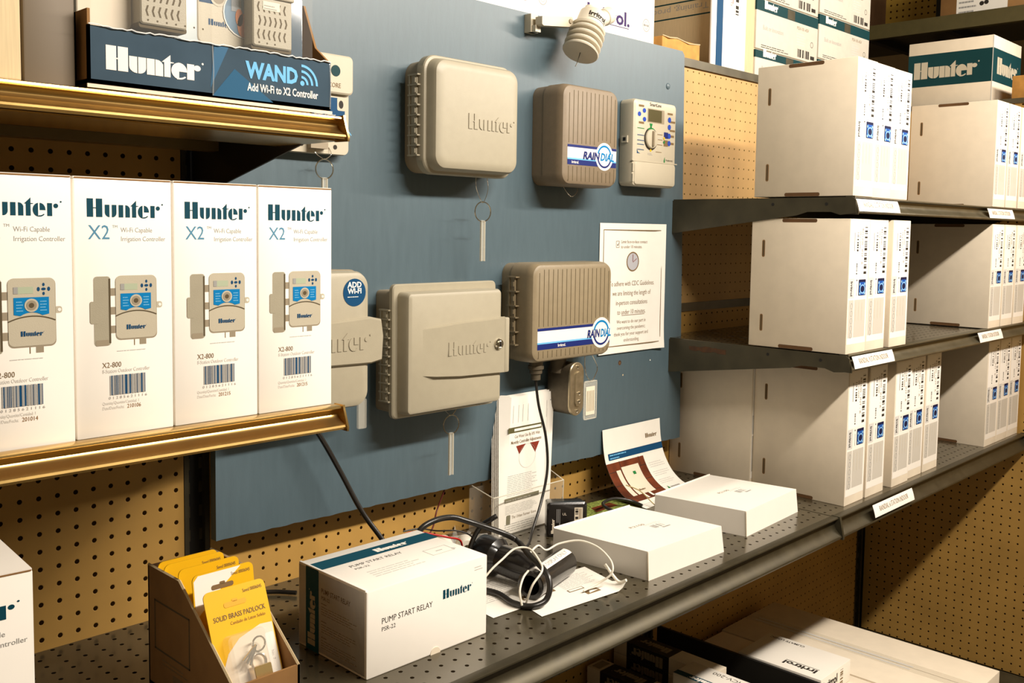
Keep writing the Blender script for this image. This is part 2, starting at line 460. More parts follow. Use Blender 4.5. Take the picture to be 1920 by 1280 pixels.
L0 = (0, 0, -44)
G = thing('shelving_frame', 'long pegboard-backed shelving frame with dark steel uprights behind the blue board', 'shelving', L0)
def gpart(name, fn, label=None, parent=G, loc=L0):
    b = absmb(loc); fn(b); return b.build(name, parent, label=label)
gpart('pegboard_panel', lambda b: b.box(-48, 0.5, 0, 0.25, -38.3, 31.2, pegL), 'brown pegboard panel at the left with large holes')
gpart('pegboard_panel', lambda b: b.box(2.25, 48.4, 0, 0.25, -38.3, 31.2, pegM), 'brown pegboard panel behind the blue board')
gpart('pegboard_panel', lambda b: b.box(50.2, 96.3, 0, 0.25, -38.3, 7.2, pegD), 'brown pegboard panel under the right shelves')
gpart('pegboard_panel', lambda b: b.box(50.2, 96.3, 0, 0.25, 8.0, 31.2, pegE), 'lighter tan pegboard panel above the upper right shelf')
gpart('splice_channel', lambda b: b.box(50.2, 96.3, -0.12, 0.2, 7.2, 8.05, steel))
for x0, x1 in ((0.55, 2.2), (48.45, 50.15), (96.35, 98.2)):
    def up(b):
        b.box(x0, x1, 0.35, 2.4, -44, 31.2, black)
        b.box(x0, x0 + 0.3, 0.0, 0.36, -44, 31.2, steeld); b.box(x1 - 0.3, x1, 0.0, 0.36, -44, 31.2, steeld)
        z = -36
        while z < 31:
            b.box((x0 + x1) / 2 - .5, (x0 + x1) / 2 - .3, 0.32, 0.36, z, z + .7, steel)
            b.box((x0 + x1) / 2 + .3, (x0 + x1) / 2 + .5, 0.32, 0.36, z, z + .7, steel); z += 1.5
    gpart('upright', up)
gpart('top_rail', lambda b: b.box(-48, 98.6, -0.25, 1.3, 31.2, 32.0, steel))
gpart('base_deck', lambda b: (b.box(-48, 98.6, -27, 0, -38.9, -38.3, steeld), b.box(-48, 98.6, -27, -26.7, -44, -38.9, steeld)))

L1 = (98.9, 0, -44)
G2 = thing('shelving_frame', 'pegboard shelving frame closing the aisle at the right end', 'shelving', L1)
b = absmb(L1); b.box(98.9, 99.15, -70, 0.0, -38.3, 31.0, pegC)
# phase is measured from the frame's own origin, whose y is 0
b.build('pegboard_panel', G2)
b = absmb(L1); b.box(98.7, 100.2, -70, 0.0, 31.0, 31.6, steel); b.build('top_rail', G2)
b = absmb(L1); b.box(98.9, 100.5, 0.02, 1.6, -44, 31.0, black); b.build('upright', G2)
b = absmb(L1); b.box(99.2, 111.3, -70, 30, 30.9, 31.45, steeld); b.box(110.8, 111.4, -70, 30, -44, 31.45, steeld); b.build('rear_deck', G2)

# the deck of the run on the far side, where the spare cartons stand
L2 = (48, 2, 31.2)
b = absmb(L2); b.box(-48, 98, 1.6, 26, 31.2, 31.8, steeld); b.box(-48, 98, 25.5, 26.2, -44, 31.8, steeld)
solo(b, 'rear_shelf', 'dark steel rear shelf under the cartons behind the blue board', 'shelf', L2)

def lip_profile(y, zt, h):
    """price rail: rolled top edge, hollow face, lower bead (y, z)"""
    k = h
    pts = [(y + .45, zt), (y - .05, zt), (y - .16, zt - .05), (y - .18, zt - .13), (y - .10, zt - .20)]
    for i in range(7):
        t = i / 6
        pts.append((y + .10 - .52 * t + .34 * math.sin(math.pi * t) * .9, zt - .24 - (k - .50) * t))
    pts += [(y - .50, zt - k + .22), (y - .54, zt - k + .12), (y - .46, zt - k), (y - .2, zt - k + .02), (y + .25, zt - k + .12), (y + .45, zt - k + .3)]
    return pts

def shelf(label, x0, x1, yf, zt, h, lm, dm, group=None, br=None, brl=1.7, endcaps=(True, True), name='metal_shelf'):
    loc = (0, 0, zt)
    t = thing(name, label, 'shelf', loc, 0, group)
    b = absmb(loc); b.box(x0, x1, yf + .3, -0.3, zt - .12, zt, dm)
    if lm is gold:
        b.box(x0, x1, yf + .2, yf + 5.6, zt - 1.12, zt - 1.04, gold); b.box(x0, x1, yf + 5.5, yf + 5.6, zt - 1.12, zt - .12, dm)
        b.box(x0, x1, -3.2, -2.2, zt - 1.1, zt - .12, dm)
    elif dm is not deckp:
        b.box(x0, x1, yf * .55, yf * .55 + .9, zt - .7, zt - .12, steeld); b.box(x0, x1, -0.5, -0.35, zt - 1.2, zt - .12, steeld)
    b.build('deck', t)
    b = absmb(loc); b.prism(lip_profile(yf, zt + .08, h), x0, x1, 'x', lm)
    r = b.build('price_rail', t)
    for e, xx in zip(endcaps, (x0, x1)):
        if e:
            b = absmb(loc); b.prism([(yf + .5, zt + .12), (yf - .25, zt + .12), (yf - .3, zt - .1), (yf - .62, zt - h + .2), (yf - .6, zt - h - .02), (yf + .5, zt - h)], xx - .05, xx + .07, 'x', steeld if lm is not gold else gold)
            b.build('rail_end', t)
    return t

TL = shelf('upper bronze-fronted shelf at the left holding the wireless module display', -48, 1.45, -14.85, 20.5, 1.15, gold, bronze_deck)
TB = shelf('lower bronze-fronted shelf at the left holding four tall white cartons', -48, 1.45, -14.85, 6.05, 1.15, gold, bronze_deck)
for t, zt in ((TL, 20.5), (TB, 6.05)):
    for xx, sgn in ((1.25, 1), (-46.5, 1)):
        b = absmb((0, 0, zt))
        b.prism([(-0.1, zt - .12), (-14.6, zt - .12), (-14.7, zt - 1.0), (-12, zt - 1.05), (-4.1, zt - 2.9), (-.1, zt - 3.6)], xx, xx + .12, 'x', black)
        b.build('bracket', t)
b = absmb((0, 0, 20.5)); b.box(-9.6, -9.1, -8.61, -8.4, 19.6, 19.75, black); b.build('slot', TL)
M_ = shelf('deep perforated steel shelf running below the blue board', -48, 48.85, -19.2, -8.5, 1.75, lipm, deckp)
M2 = shelf('deep perforated steel shelf running under the six-station cartons to the corner', 49.0, 98.4, -19.2, -8.5, 1.75, lipm, deckp)
RU = shelf('upper right steel shelf carrying the twelve-station cartons', 49.0, 98.4, -19.3, 18.15, 1.4, steel, steeld)
RM = shelf('middle right steel shelf carrying the nine-station cartons', 49.0, 98.4, -19.3, 5.1, 1.35, steel, deckp)
for t, zt, bb in ((RU, 18.15, 2.9), (RM, 5.1, 3.0)):
    for xx in (48.85, 98.2):
        b = absmb((0, 0, zt))
        b.prism([(-0.1, zt - .12), (-19.4, zt + .02), (-19.7, zt - .2), (-19.75, zt - 1.3), (-18.4, zt - 1.45), (-17.6, zt - 1.2), (-15.5, zt - 1.2), (-14.5, zt - 1.5), (-3.2, zt - bb - .1), (-.1, zt - bb - .5)], xx, xx + .12, 'x', steeld)
        for yy in (-12.3, -17.2):
            b.lathe([(.14, 0), (.14, .02)], (xx - .02, yy, zt - .55), (1, 0, 0), black, 12)
        if zt < 10: 
            rnd = random.Random(4)
            pts = []
            for k in range(15): pts.append((-4.2 - k * .28, zt - .62 + rnd.uniform(0, .16)))
            for k in range(14, -1, -1): pts.append((-4.2 - k * .28, zt - .86 - rnd.uniform(0, .2)))
            b.add([(xx - .02, p[0], p[1]) for p in pts], [tuple(range(len(pts)))], rust)
        b.build('bracket', t)
for t in (M_, M2):
    b = absmb((0, 0, -8.5)); xx = 48.75 if t is M_ else 98.2
    b.prism([(-0.1, -8.7), (-18.8, -8.7), (-18.9, -9.8), (-14, -10.2), (-.1, -12.2)], xx, xx + .1, 'x', steeld); b.build('bracket', t)

def price(parent, ploc, x0, x1, y, zt, txt, h=1.0, lab='white shelf-edge price label'):
    b = absmb(ploc)
    def fm(u, v, hh):   # bowed strip standing in the rail
        t = v / h
        return Vector((x0 + u, y - .10 - .16 * math.sin(math.pi * (1 - t)) * .2 - .32 * (1 - t) - hh, zt - h + v))
    p = Pr(b, fm)
    p.rect(0, 0, x1 - x0, h, gloss, 1, 4, 4)
    p.text(txt, (x1 - x0) * .13, h * .36, .62, brownink, 3, width=(x1 - x0) * .72)
    b.build('price_label', parent, recalc=False, label=lab)
price(RU, (0, 0, 18.15), 49.2, 57.4, -19.45, 18.02, 'RAINDIAL 12 STATION INDOOR')
price(RU, (0, 0, 18.15), 80.2, 88.2, -19.45, 18.02, 'RAINDIAL 12 STATION OUTDOOR')
price(RM, (0, 0, 5.1), 49.6, 57.6, -19.45, 5.0, 'RAINDIAL 9 STATION INDOOR')
price(RM, (0, 0, 5.1), 79.2, 86.4, -19.45, 5.0, 'RAINDIAL 9 STATION OUTDOOR')
price(M2, (0, 0, -8.5), 54.8, 63.4, -19.5, -8.55, 'RAINDIAL 6 STATION INDOOR', 1.05)

# far storage rack beyond the corner
LR = (112, 0, -44)
t = thing('storage_rack', 'olive steel pallet rack beyond the right-hand end shelving', 'shelving', LR)
b = absmb(LR); b.box(112, 113, -60, 70, 43.4, 45.4, mat('olive_beam', (0.075, 0.06, 0.018), 0.5, noise=0.1)); b.build('beam', t)
b = absmb(LR); b.box(113, 131, -60, 70, 44.3, 44.6, steeld)
for k in range(12): b.box(113, 131, -58 + k * 11, -57 + k * 11, 43.4, 44.3, black)
b.build('deck', t)
pegR = holes('pegboard_rack', (0.42, 0.25, 0.03), (0.05, 0.02, 0.002), 0.16, (1, 2), (0.3, 0.3))
b = absmb(LR); b.box(131, 131.3, -60, 70, 44.6, 80, pegR); b.build('pegboard_panel', t)
for yy in (4.2, 52):
    b = absmb(LR); b.box(130, 131, yy, yy + 1.5, -44, 80, black); b.build('post', t)
for yy, lab in ((-58, 0), (68, 0)):
    b = absmb(LR); b.box(112, 114, yy, yy + 2, -44, 46, steeld); b.build('post', t)
def plain_carton(lab, x0, x1, y0, y1, z0, z1, m, name='cardboard_carton', group=None, tape=True):
    loc = ((x0 + x1) / 2, (y0 + y1) / 2, z0)
    b = absmb(loc); b.bevbox(x0, x1, y0, y1, z0, z1, m, .08)
    o = solo(b, name, lab, 'box', loc, group=group)
    return o, loc
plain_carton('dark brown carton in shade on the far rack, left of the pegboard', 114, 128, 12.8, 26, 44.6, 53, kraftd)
o, loc = plain_carton('light brown carton with white address label on the far rack', 114, 128, -12, -1.0, 44.6, 54, kraft)
b = absmb(loc); p = Pr(b, left(114, -3.2, 45.4)); p.rect(0, 0, 6.6, 6, paper); p.lines(.3, 3, 3.2, 5.7, 4, greyink, 2); p.disc(3.3, 1.4, .3, ink, 2); p.disc(3.9, 1.5, .3, ink, 2); p.lines(.3, .4, 2.6, 2.4, 3, greyink, 2, seed=5); p.bars(5.3, 2.2, 6.2, 5.4, greyink, 2, vert=False); b.build('address_label', o)
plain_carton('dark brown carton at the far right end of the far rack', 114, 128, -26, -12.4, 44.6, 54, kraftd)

# ================================================================== blue board
LB_ = (26, -1.9, -5)
yb = -1.9
b = absmb(LB_)
rnd = random.Random(3)
bl, br_, btop, bot = 1.6, 50.9, 32.0, -4.1
pts = [(bl, btop)]
bot_pts = []
for k in range(90):
    x = bl + (br_ + .2 - bl) * k / 89
    z = -4.05 - .0 * x - (0.75 * (k / 89)) + rnd.uniform(-.05, .03)
    bot_pts.append((x, z))
poly = [(bl, btop)] + bot_pts + [(br_ - .75, btop - .35), (br_ - 1.1, btop)]
b.skin([[(x, yb, z) for x, z in poly], [(x, yb + .6, z) for x, z in poly]], boardm)
b.M = b.M
o = thing('display_board', 'large blue-grey painted board with controllers mounted on it', 'board', LB_)
b.build('panel', o)
def scr(x, z, r=.22):
    b = absmb(LB_); b.lathe([(r, 0), (r * .9, .06), (r * .5, .12), (.01, .14)], (x, yb, z), (0, -1, 0), boardm, 16); b.build('screw_head', o)
scr(47.6, 28.5, .3)
b = absmb(LB_); p = Pr(b, front(0, yb, 0)); p.disc(41.3, 3.35, .22, rust); p.disc(41.3, 3.35, .09, boardedge, 2); p.disc(41.8, 2.2, .08, kraftl); p.disc(45.9, 3.2, .07, paper); b.build('paint_chip', o)
for xx in (4, 26, 47):
    b = absmb(LB_); b.box(xx, xx + 1.5, yb + .6, -.02, -2, 30, boardedge); b.build('batten', o)

# ================================================================== controllers on the board
def knuckles(b, x, y0, y1, zs, m, w=.32):
    """moulded hinge ladder on the left edge"""
    b.box(x - .22, x - .08, y0, y1, zs[0], zs[-1], m)
    for z in zs: b.box(x - .34, x + .1, y0 - .25, y1 + .1, z - .05, z + .05, m)
    for i in range(len(zs) - 1):
        zc = (zs[i] + zs[i + 1]) / 2; b.box(x - .30, x - .20, y0 + .05, y0 + .25, zc - .18, zc + .18, m); b.box(x - .30, x + .02, y1 - .12, y1 + .02, zs[i], zs[i + 1], m)

# 1: big square cabinet, upper left
loc = (16.2, -1.9, 18.9); t = thing('irrigation_controller', 'large square beige controller cabinet with plain embossed lid, top row of board', 'controller', loc)
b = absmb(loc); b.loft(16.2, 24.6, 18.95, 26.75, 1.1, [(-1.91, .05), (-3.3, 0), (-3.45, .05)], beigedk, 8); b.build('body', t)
b = absmb(loc); b.loft(16.0, 24.75, 18.85, 26.95, 1.1, [(-3.4, .12), (-3.45, 0), (-4.05, 0), (-4.15, .06), (-4.2, .22), (-4.35, .26), (-4.75, .30), (-4.98, .42), (-5.1, .65), (-5.14, .95)], beige, 10); b.build('lid', t)
b = absmb(loc); p = Pr(b, front(16, -5.14, 18.9)); 
b2 = absmb(loc)
def emboss(b, x, y, z, width, m, d=.05):
    k = width / 4.13
    for poly in WORD:
        q = [(x + px * k, z + pz * k) for px, pz in poly]
        b.skin([[(u, y, v) for u, v in q], [(u, y - d, v) for u, v in q]], m)
emboss(b2, 19.3, -5.14, 22.1, 4.4, beige, .055); b2.build('embossed_lettering', t)
b = absmb(loc); knuckles(b, 16.05, -3.6, -2.9, [20.1 + .68 * k for k in range(9)], beige); b.build('hinge', t)

# 2: tan rounded cabinet with ribs (upper) ; 6: the wider one (lower)
def ribbed(loc, x0, x1, z0, z1, yB, yF, m, lab, z_label, ribs, lw, wide, bx, tw):
    t = thing('irrigation_controller', lab, 'controller', loc)
    b = absmb(loc); b.loft(x0, x1, z0, z1, .9, [(-1.91, .02), (yB, 0)], m, 8); b.build('body', t)
    b = absmb(loc)
    b.loft(x0 - .05, x1 + .05, z0 - .05, z1 + .05, .95, [(yB + .02, .1), (yB, 0), (yF + .7, 0.0), (yF + .32, .06), (yF + .1, .18), (yF, .40)], m, 10)
    b.build('lid', t)
    b = absmb(loc); w = x1 - x0; fx0 = x0 + .75; fx1 = x1 - .55
    p = Pr(b, front(0, yF, 0))
    zl0, zl1 = z_label
    n = ribs
    for k in range(n):
        x = fx0 + (fx1 - fx0) * k / (n - 1)
        hi = z1 - .45 - (.25 if k in (0, n - 1) else 0)
        rr = .035
        cx = x1 - lw * .62
        top0 = zl1 + .12
        if abs(x - bx) < 1.0: top0 = zl1 + .12 + math.sqrt(max(0, 1 - ((x - bx) / 1.05) ** 2)) * .45
        p.rect(x - rr, top0, x + rr, hi, groove)
        lo1 = zl0 - .12
        if abs(x - bx) < 1.0: lo1 = zl0 - .12 - math.sqrt(max(0, 1 - ((x - bx) / 1.05) ** 2)) * .35
        p.rect(x - rr, z0 + .34, x + rr, lo1, groove)
    b.build('rib_grooves', t)
    # label: white band, navy border lines, ring badge and italic name
    b = absmb(loc); p = Pr(b, front(0, yF, 0), .008)
    H = zl1 - zl0; xr = x1 - .3
    p.rect(fx0 - .15, zl0, xr, zl1, gloss, 1)
    p.rect(fx0 - .15, zl1 - H * .13, xr, zl1, rdblue, 2)
    p.rect(fx0 - .15, zl0, xr, zl0 + H * .26, rdblue, 2)
    p.rect(fx0 - .15, zl0 + H * .26, xr, zl0 + H * .34, skyblue, 2)
    p.text('Irritrol.', fx0 + (2.2 if wide else .35), zl0 + H * .07, H * .19, gloss, 3, bold=.02)
    bz = (zl0 + zl1) / 2 + .05; R = H * (.76 if wide else .72)
    p.disc(bx, bz, R, gloss, 3, n=30)
    p.ring(bx, bz, R * .68, R * .82, cyan, 4, 15, 165); p.ring(bx, bz, R * .68, R * .82, rdblue, 4, 195, 345)
    p.text('RAIN', bx + 1.3 - tw, bz - H * .2, H * .54, rdblue, 5, slant=.2, bold=.035, width=tw * .50)
    p.text('DIAL', bx + 1.3 - tw * .46, bz - H * .2, H * .54, cyan, 5, slant=.2, bold=.035, width=tw * .44)
    b.build('name_label', t, recalc=False, label='white and navy name label with ring badge')
    return t
ribbed((29.3, -1.9, 18.6), 29.3, 36.3, 18.65, 26.45, -3.1, -5.1, taupe, 'brown ribbed controller with slanted lid and name label, middle of top row', (20.25, 21.8), 12, 3, False, 34.45, 4.0)
t6 = ribbed((26.0, -1.9, 4.9), 26.1, 35.8, 4.95, 12.55, -2.9, -5.2, tan_, 'wide tan ribbed controller with name label and power cord beneath it', (5.95, 7.6), 17, 3, True, 34.4, 3.1)
b = absmb((26.0, -1.9, 4.9)); knuckles(b, 26.0, -3.6, -3.0, [6.3, 7.3, 8.4, 9.3, 10.4, 11.5], tan_); b.build('hinge', t6)
b = absmb((26.0, -1.9, 4.9)); b.lathe([(.55, 0), (.55, -.5), (.62, -.5), (.62, -.75), (.5, -.8), (.5, -1.1), (.38, -1.15), (.38, -1.6), (.2, -1.65)], (27.9, -4.0, 5.05), (0, 0, 1), alumd, 20); b.build('cable_gland', t6)

# 3: small indoor controller with dial
loc = (41.0, -1.9, 19.1); t = thing('irrigation_controller', 'small cream controller with round dial, screen and blue buttons', 'controller', loc)
b = absmb(loc); b.loft(40.45, 46.95, 19.05, 26.6, .45, [(-1.91, .1), (-2.0, .04), (-3.1, 0), (-3.35, .08), (-3.45, .28)], cream, 6); b.box(40.3, 40.6, -2.9, -2.3, 22.8, 23.4, cream); b.box(40.28, 40.4, -2.75, -2.45, 22.95, 23.25, black); b.box(40.4, 47.1, -3.48, -3.3, 21.2, 21.28, cream); b.build('body', t)
b = absmb(loc); b.loft(40.7, 46.8, 19.2, 21.18, .3, [(-3.4, 0), (-3.48, .02), (-3.52, .1)], cream, 5); b.box(40.5, 40.7, -3.45, -3.0, 20.3, 21.0, cream); b.box(40.5, 40.7, -3.45, -3.0, 19.4, 20.1, cream)
b.build('wiring_cover', t)
b = absmb(loc); p = Pr(b, front(40.7, -3.46, 19.14))
p.text('SmartLine', 2.9, 6.98, .42, ink, bold=.01, align='c')
p.rect(1.75, 5.55, 4.25, 6.75, beigedk); p.rect(1.85, 5.62, 3.85, 6.68, lcd, 2)
for x, z in ((1.25, 6.5), (.55, 6.15), (1.3, 5.75)): p.disc(x, z, .24, bluebtn, 2, .2)
for x, z in ((.45, 6.78), (.5, 5.33)): p.rect(x, z, x + .75, z + .18, brownink)
for x, z in ((5.05, 6.0), (5.05, 5.35)): p.disc(x, z, .24, bluebtn, 3, .24)
for x, z in ((4.75, 6.45), (5.15, 5.75), (5.15, 4.98)): p.rect(x, z, x + .8, z + .17, brownink)
p = Pr(b, front(40.66, -3.46, 19.7)); p.rect(4.3, 3.75, 4.95, 4.3, rdblue); p.rect(4.3, 3.05, 4.95, 3.6, brownink)
for z in (4.0, 3.35): p.disc(5.1, z, .24, bluebtn, 3); p.rect(5.3, z - .1, 5.85, z + .1, brownink)
p.disc(4.32, 3.75, .12, yellow, 4); p.disc(4.32, 3.4, .12, green, 4)
p.ring(2.35, 3.55, .85, 1.0, ink, 1); p.poly([(2.1, 4.9), (2.55, 4.9), (2.4, 4.5), (2.25, 4.5)], green, 2)
p.ring(2.35, 3.55, .86, .99, green, 2, 60, 120)
for k, z in enumerate((4.35, 3.75, 3.3, 2.95, 2.5)): p.rect(.35 + .1 * (k == 4), z, 1.35, z + .06, green if k == 0 else stripe); p.lines(.4, z + .1, 1.25, z + .28, 1, lightink)
for k, z in enumerate((4.0, 3.55, 3.1)): p.rect(3.3, z, 4.1, z + .05, brownink); p.lines(3.4, z + .1, 4.0, z + .25, 1, lightink)
p.rect(3.1, 2.45, 4.0, 2.5, brownink)
p.poly([(.35, 2.2), (.35, 2.6), (.5, 2.3), (.85, 2.2)], stripe); p.disc(2.35, 2.55, .12, yellow, 2)
p.lines(1.9, 2.15, 2.7, 2.35, 2, greyink)
p.poly([(4.35, 1.75), (4.5, 2.1), (4.55, 1.7), (4.45, 1.5)], green, 2); p.text('Weathermatic', 4.65, 1.75, .22, ink, width=1.1)
b.build('face_print', t, recalc=False)
b = absmb(loc); b.lathe([(.84, 0), (.84, .12), (.78, .2), (.70, .22)], (43.0, -3.46, 23.25), (0, -1, 0), cream, 30); b.loft(42.87, 43.13, 22.55, 23.95, .1, [(-3.66, 0), (-3.85, .04)], beigedk, 3); b.build('dial', t)

# 4: beige cabinet with lock, lower row
loc = (13.6, -1.9, 2.3); t = thing('irrigation_controller', 'beige controller cabinet with keyed lock and raised centre band, bottom row', 'controller', loc)
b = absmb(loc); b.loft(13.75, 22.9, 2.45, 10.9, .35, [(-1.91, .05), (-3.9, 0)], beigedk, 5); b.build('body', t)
b = absmb(loc)
b.loft(13.35, 23.1, 2.2, 11.35, .4, [(-3.85, .06), (-3.9, 0), (-4.2, 0), (-4.28, .08)], beige, 5)
b.loft(13.75, 22.75, 2.5, 10.85, .35, [(-4.2, 0), (-5.1, .05), (-5.28, .14), (-5.35, .32)], beige, 5)
b.build('door', t)
b = absmb(loc)   # raised band, tapering in from the left
def band(b, xl, xr, za, zb, ya, yf, m):
    poly = [(xl, zb + .0), (xl + 1.2, zb + .12), (xl + 3.6, zb + .30), (xr, zb + .42), (xr, za - .42), (xl + 3.6, za - .30), (xl + 1.2, za - .12), (xl, za)]
    fr = [(x, yf if x > xl + .1 else ya, z + (-.10 if i < 4 else .10)) for i, (x, z) in enumerate(poly)]
    bk = [(x, ya, z) for x, z in poly]
    b.skin([bk, fr], m)
band(b, 14.9, 22.95, 5.05, 8.35, -5.3, -5.62, beige)
b.bevbox(22.7, 23.2, -5.66, -3.95, 4.7, 8.72, beige, .1)
b.build('latch_band', t)
b2 = absmb(loc); emboss(b2, 17.2, -5.60, 6.35, 3.9, beige, .06); b2.build('embossed_lettering', t)
b = absmb(loc); b.lathe([(.40, 0), (.40, .12), (.34, .2), (.30, .2), (.30, .1), (.24, .1), (.24, .22), (.16, .26)], (22.05, -5.62, 6.85), (0, -1, 0), chrome, 24); b.box(21.99, 22.11, -5.93, -5.8, 6.68, 7.02, black); b.build('lock', t)
b = absmb(loc); knuckles(b, 13.5, -3.8, -3.1, [3.4 + .62 * k for k in range(11)], beige); b.build('hinge', t)

# 5: left one, half hidden by the tall cartons
loc = (2.2, -1.9, 3.5); t = thing('irrigation_controller', 'beige controller with round blue sticker, half hidden behind the tall cartons', 'controller', loc)
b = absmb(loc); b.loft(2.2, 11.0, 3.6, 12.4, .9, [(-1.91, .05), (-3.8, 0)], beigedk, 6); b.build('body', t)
b = absmb(loc); b.loft(2.0, 10.85, 3.6, 12.35, 1.0, [(-3.75, .1), (-3.8, 0), (-4.7, .02), (-4.95, .12), (-5.05, .35)], beige, 8)
b.build('door', t)
b = absmb(loc); poly = [(3, 6.5), (10.9, 6.35), (11.75, 6.5), (11.85, 8.0), (11.7, 9.2), (10.8, 9.4), (3, 9.0)]
b.skin([[(x, -3.6, z) for x, z in poly], [(x, -5.1, z) for x, z in poly], [(x - (.12 if x > 5 else -.1), -5.3, z + (-.12 if z > 8.5 else .12)) for x, z in poly]], beige); b.build('latch_band', t)
b2 = absmb(loc); emboss(b2, 5.6, -5.29, 7.35, 4.9, beige, .06); b2.build('embossed_lettering', t)
b = absmb(loc); p = Pr(b, front(9.6, -5.06, 11.0)); p.disc(0, 0, .88, rdblue, 1, n=32)
p.disc(0, 0, .88, stripe, 2, n=32)
p.text('ADD', 0, .32, .50, gloss, 3, align='c', bold=.03); p.text('WI-FI', 0, -.06, .46, gloss, 3, align='c', bold=.03); p.lines(-.55, -.3, .55, -.18, 1, gloss, 3)
b.build('round_sticker', t, recalc=False, label='round blue ADD WI-FI sticker')

# 7: tall indoor unit behind the wireless display
loc = (4.5, -1.9, 19.7); t = thing('irrigation_controller', 'cream controller with teal printed panel, half hidden behind the bronze shelf rail', 'controller', loc)
b = absmb(loc); b.loft(4.4, 10.85, 19.75, 26.0, .4, [(-1.91, .05), (-2.5, 0), (-2.75, .05)], cream, 6); b.build('body', t)
b = absmb(loc); b.loft(4.3, 10.98, 23.6, 26.1, .35, [(-2.6, 0), (-3.0, .02), (-3.08, .12)], cream, 5); b.box(7.6, 8.9, -3.2, -2.7, 20.05, 20.45, beigedk); b.build('cover', t)
b = absmb(loc); p = Pr(b, front(0, -3.09, 0)); p.poly([(8.3, 24.75), (8.3, 25.4), (8.85, 25.05)], teal); p.disc(9.55, 25.05, .36, teal); p.text('X-CORE', 8.6, 24.0, .42, brownink, width=1.35)
p = Pr(b, front(0, -2.76, 0)); p.rect(5, 20.9, 10.5, 23.4, stripe); p.text('e/Time', 8.45, 22.95, .34, paper, 2); p.text('Start Times', 8.1, 22.15, .36, paper, 2); p.text('Run Times', 8.1, 21.4, .36, paper, 2)
p.rrect(9.9, 22.6, 10.55, 23.45, .12, cream, 2); p.disc(10.2, 23.0, .18, ink, 3, .26); p.disc(7.2, 20.3, .15, chrome); p.disc(9.75, 20.25, .15, ink); p.ring(9.0, 19.4, 2.6, 2.66, skyblue, 2, 40, 120)
b.build('face_print', t, recalc=False)

# ================================================================== key tubes hung under the cabinets
def key_tube(lab, x, y, ztop, r, tube_len, wire_top, tilt=0):
    loc = (x, y, ztop)
    t = thing('key_tag', lab, 'key tag', loc, group='key tubes hanging under the controllers')
    b = MB(); zz = wire_top - ztop
    b.tube(spline([(-.45, .25, zz), (-.62, .1, zz * .5), (-.2, 0, .08), (.1, 0, .02), (.55, .05, zz * .45), (.5, .25, zz)], 7), .022, chrome, 6); b.build('wire_loop', t)
    b = MB(); b.torus((0, 0, -r), r, .045, (.12, 1, 0), chrome, 26, 6); b.build('ring', t)
    b = MB(); z1 = -2 * r + .12; b.loft(-.2, .2, z1 - tube_len, z1, .06, [(.07, .02), (0, 0), (-.07, .02)], tagp, 3)
    for xx in (-.17, .17): b.box(xx - .025, xx + .025, -.09, .08, z1 - tube_len, z1 - .1, acryle)
    b.build('clear_sleeve', t)
key_tube('clear key tube on a ring under the large square cabinet', 22.0, -3.9, 17.1, .72, 3.0, 19.3)
key_tube('clear key tube on a ring under the locked cabinet', 18.9, -4.1, 1.8, .68, 3.1, 2.9)
key_tube('clear key tube on a ring below the shelf-hidden cream controller', 8.75, -3.0, 19.4, .62, 2.9, 20.2)
loc = (11.0, -4.0, 3.9); t = thing('key_tag', 'clear key sleeve hanging below the stickered controller', 'key tag', loc)
b = MB(); b.loft(-.35, .35, -2.0, .0, .1, [(.1, .02), (0, 0), (-.1, .02)], tagp, 3); b.build('clear_sleeve', t)
b = MB(); b.tube([(-.1, 0, 0), (0, .1, .4), (.1, 0, 0)], .02, chrome, 6); b.build('wire_loop', t)
loc = (32.5, -3.3, 18.7); t = thing('key_tag', 'bare wire loop under the brown ribbed controller', 'wire loop', loc)
b = MB(); b.tube(spline([(-.9, .2, .3), (-.75, 0, -.3), (0, -.1, -.85), (.8, 0, -.4), (.95, .2, .3)], 8), .022, chrome, 6); b.build('wire_loop', t)
loc = (33.9, -4.6, 2.7); t = thing('key_tag', 'flat clear luggage-style tag with printed insert under the wide ribbed controller', 'tag', loc)
b = MB(); b.loft(-.85, .85, -3.1, .15, .3, [(.04, .0), (-.04, .0)], tagp, 5); b.build('clear_sleeve', t)
b = MB(); p = Pr(b, front(0, -.05, 0)); p.frame(-.82, -3.05, .82, .1, .06, acryle, 1); p.rect(-.6, -2.7, .55, -.35, whitem, 1)
for k in range(5): p.lines(-.45 + k * .2, -2.4, -.38 + k * .2, -.7, 1, brownink, 2, vert=True, th=.9, rag=0)
b.build('paper_insert', t)
b = MB(); b.tube(spline([(.15, 0, 0), (-.5, -.05, .5), (-.75, 0, 1.4), (-.4, .3, 2.4)], 7), .03, chrome, 6); b.tube(spline([(.1, 0, 0), (.6, 0, .5), (.85, 0, 1.2), (.35, .3, 2.4)], 7), .03, chrome, 6); b.build('wire_loop', t)

# conduit body with plate
loc = (31.5, -1.9, 1.9); t = thing('conduit_body', 'cast metal conduit box with oval cover plate below the wide ribbed controller', 'conduit', loc)
b = absmb(loc)
def oval(cx, cz, rx, hz, y, n=10): return [(cx + rx * math.cos(math.radians(a)), y, cz + hz + rx * math.sin(math.radians(a))) for a in range(0, 181, 18)] + [(cx + rx * math.cos(math.radians(a)), y, cz - hz + rx * math.sin(math.radians(a))) for a in range(180, 361, 18)]
cx, cz = 32.0, 2.35
b.skin([oval(cx, cz, .78, 1.25, -2.3), oval(cx, cz, .85, 1.3, -2.5), oval(cx, cz, .85, 1.3, -4.6)], alumd)
b.lathe([(.65, 0), (.65, 1.6)], (31.5, -3.2, 3.6), (0, 0, 1), alumd, 18)
b.lathe([(.5, 0), (.55, .5)], (31.2, -2.3, 1.3), (-1, .2, 0), alumd, 16)
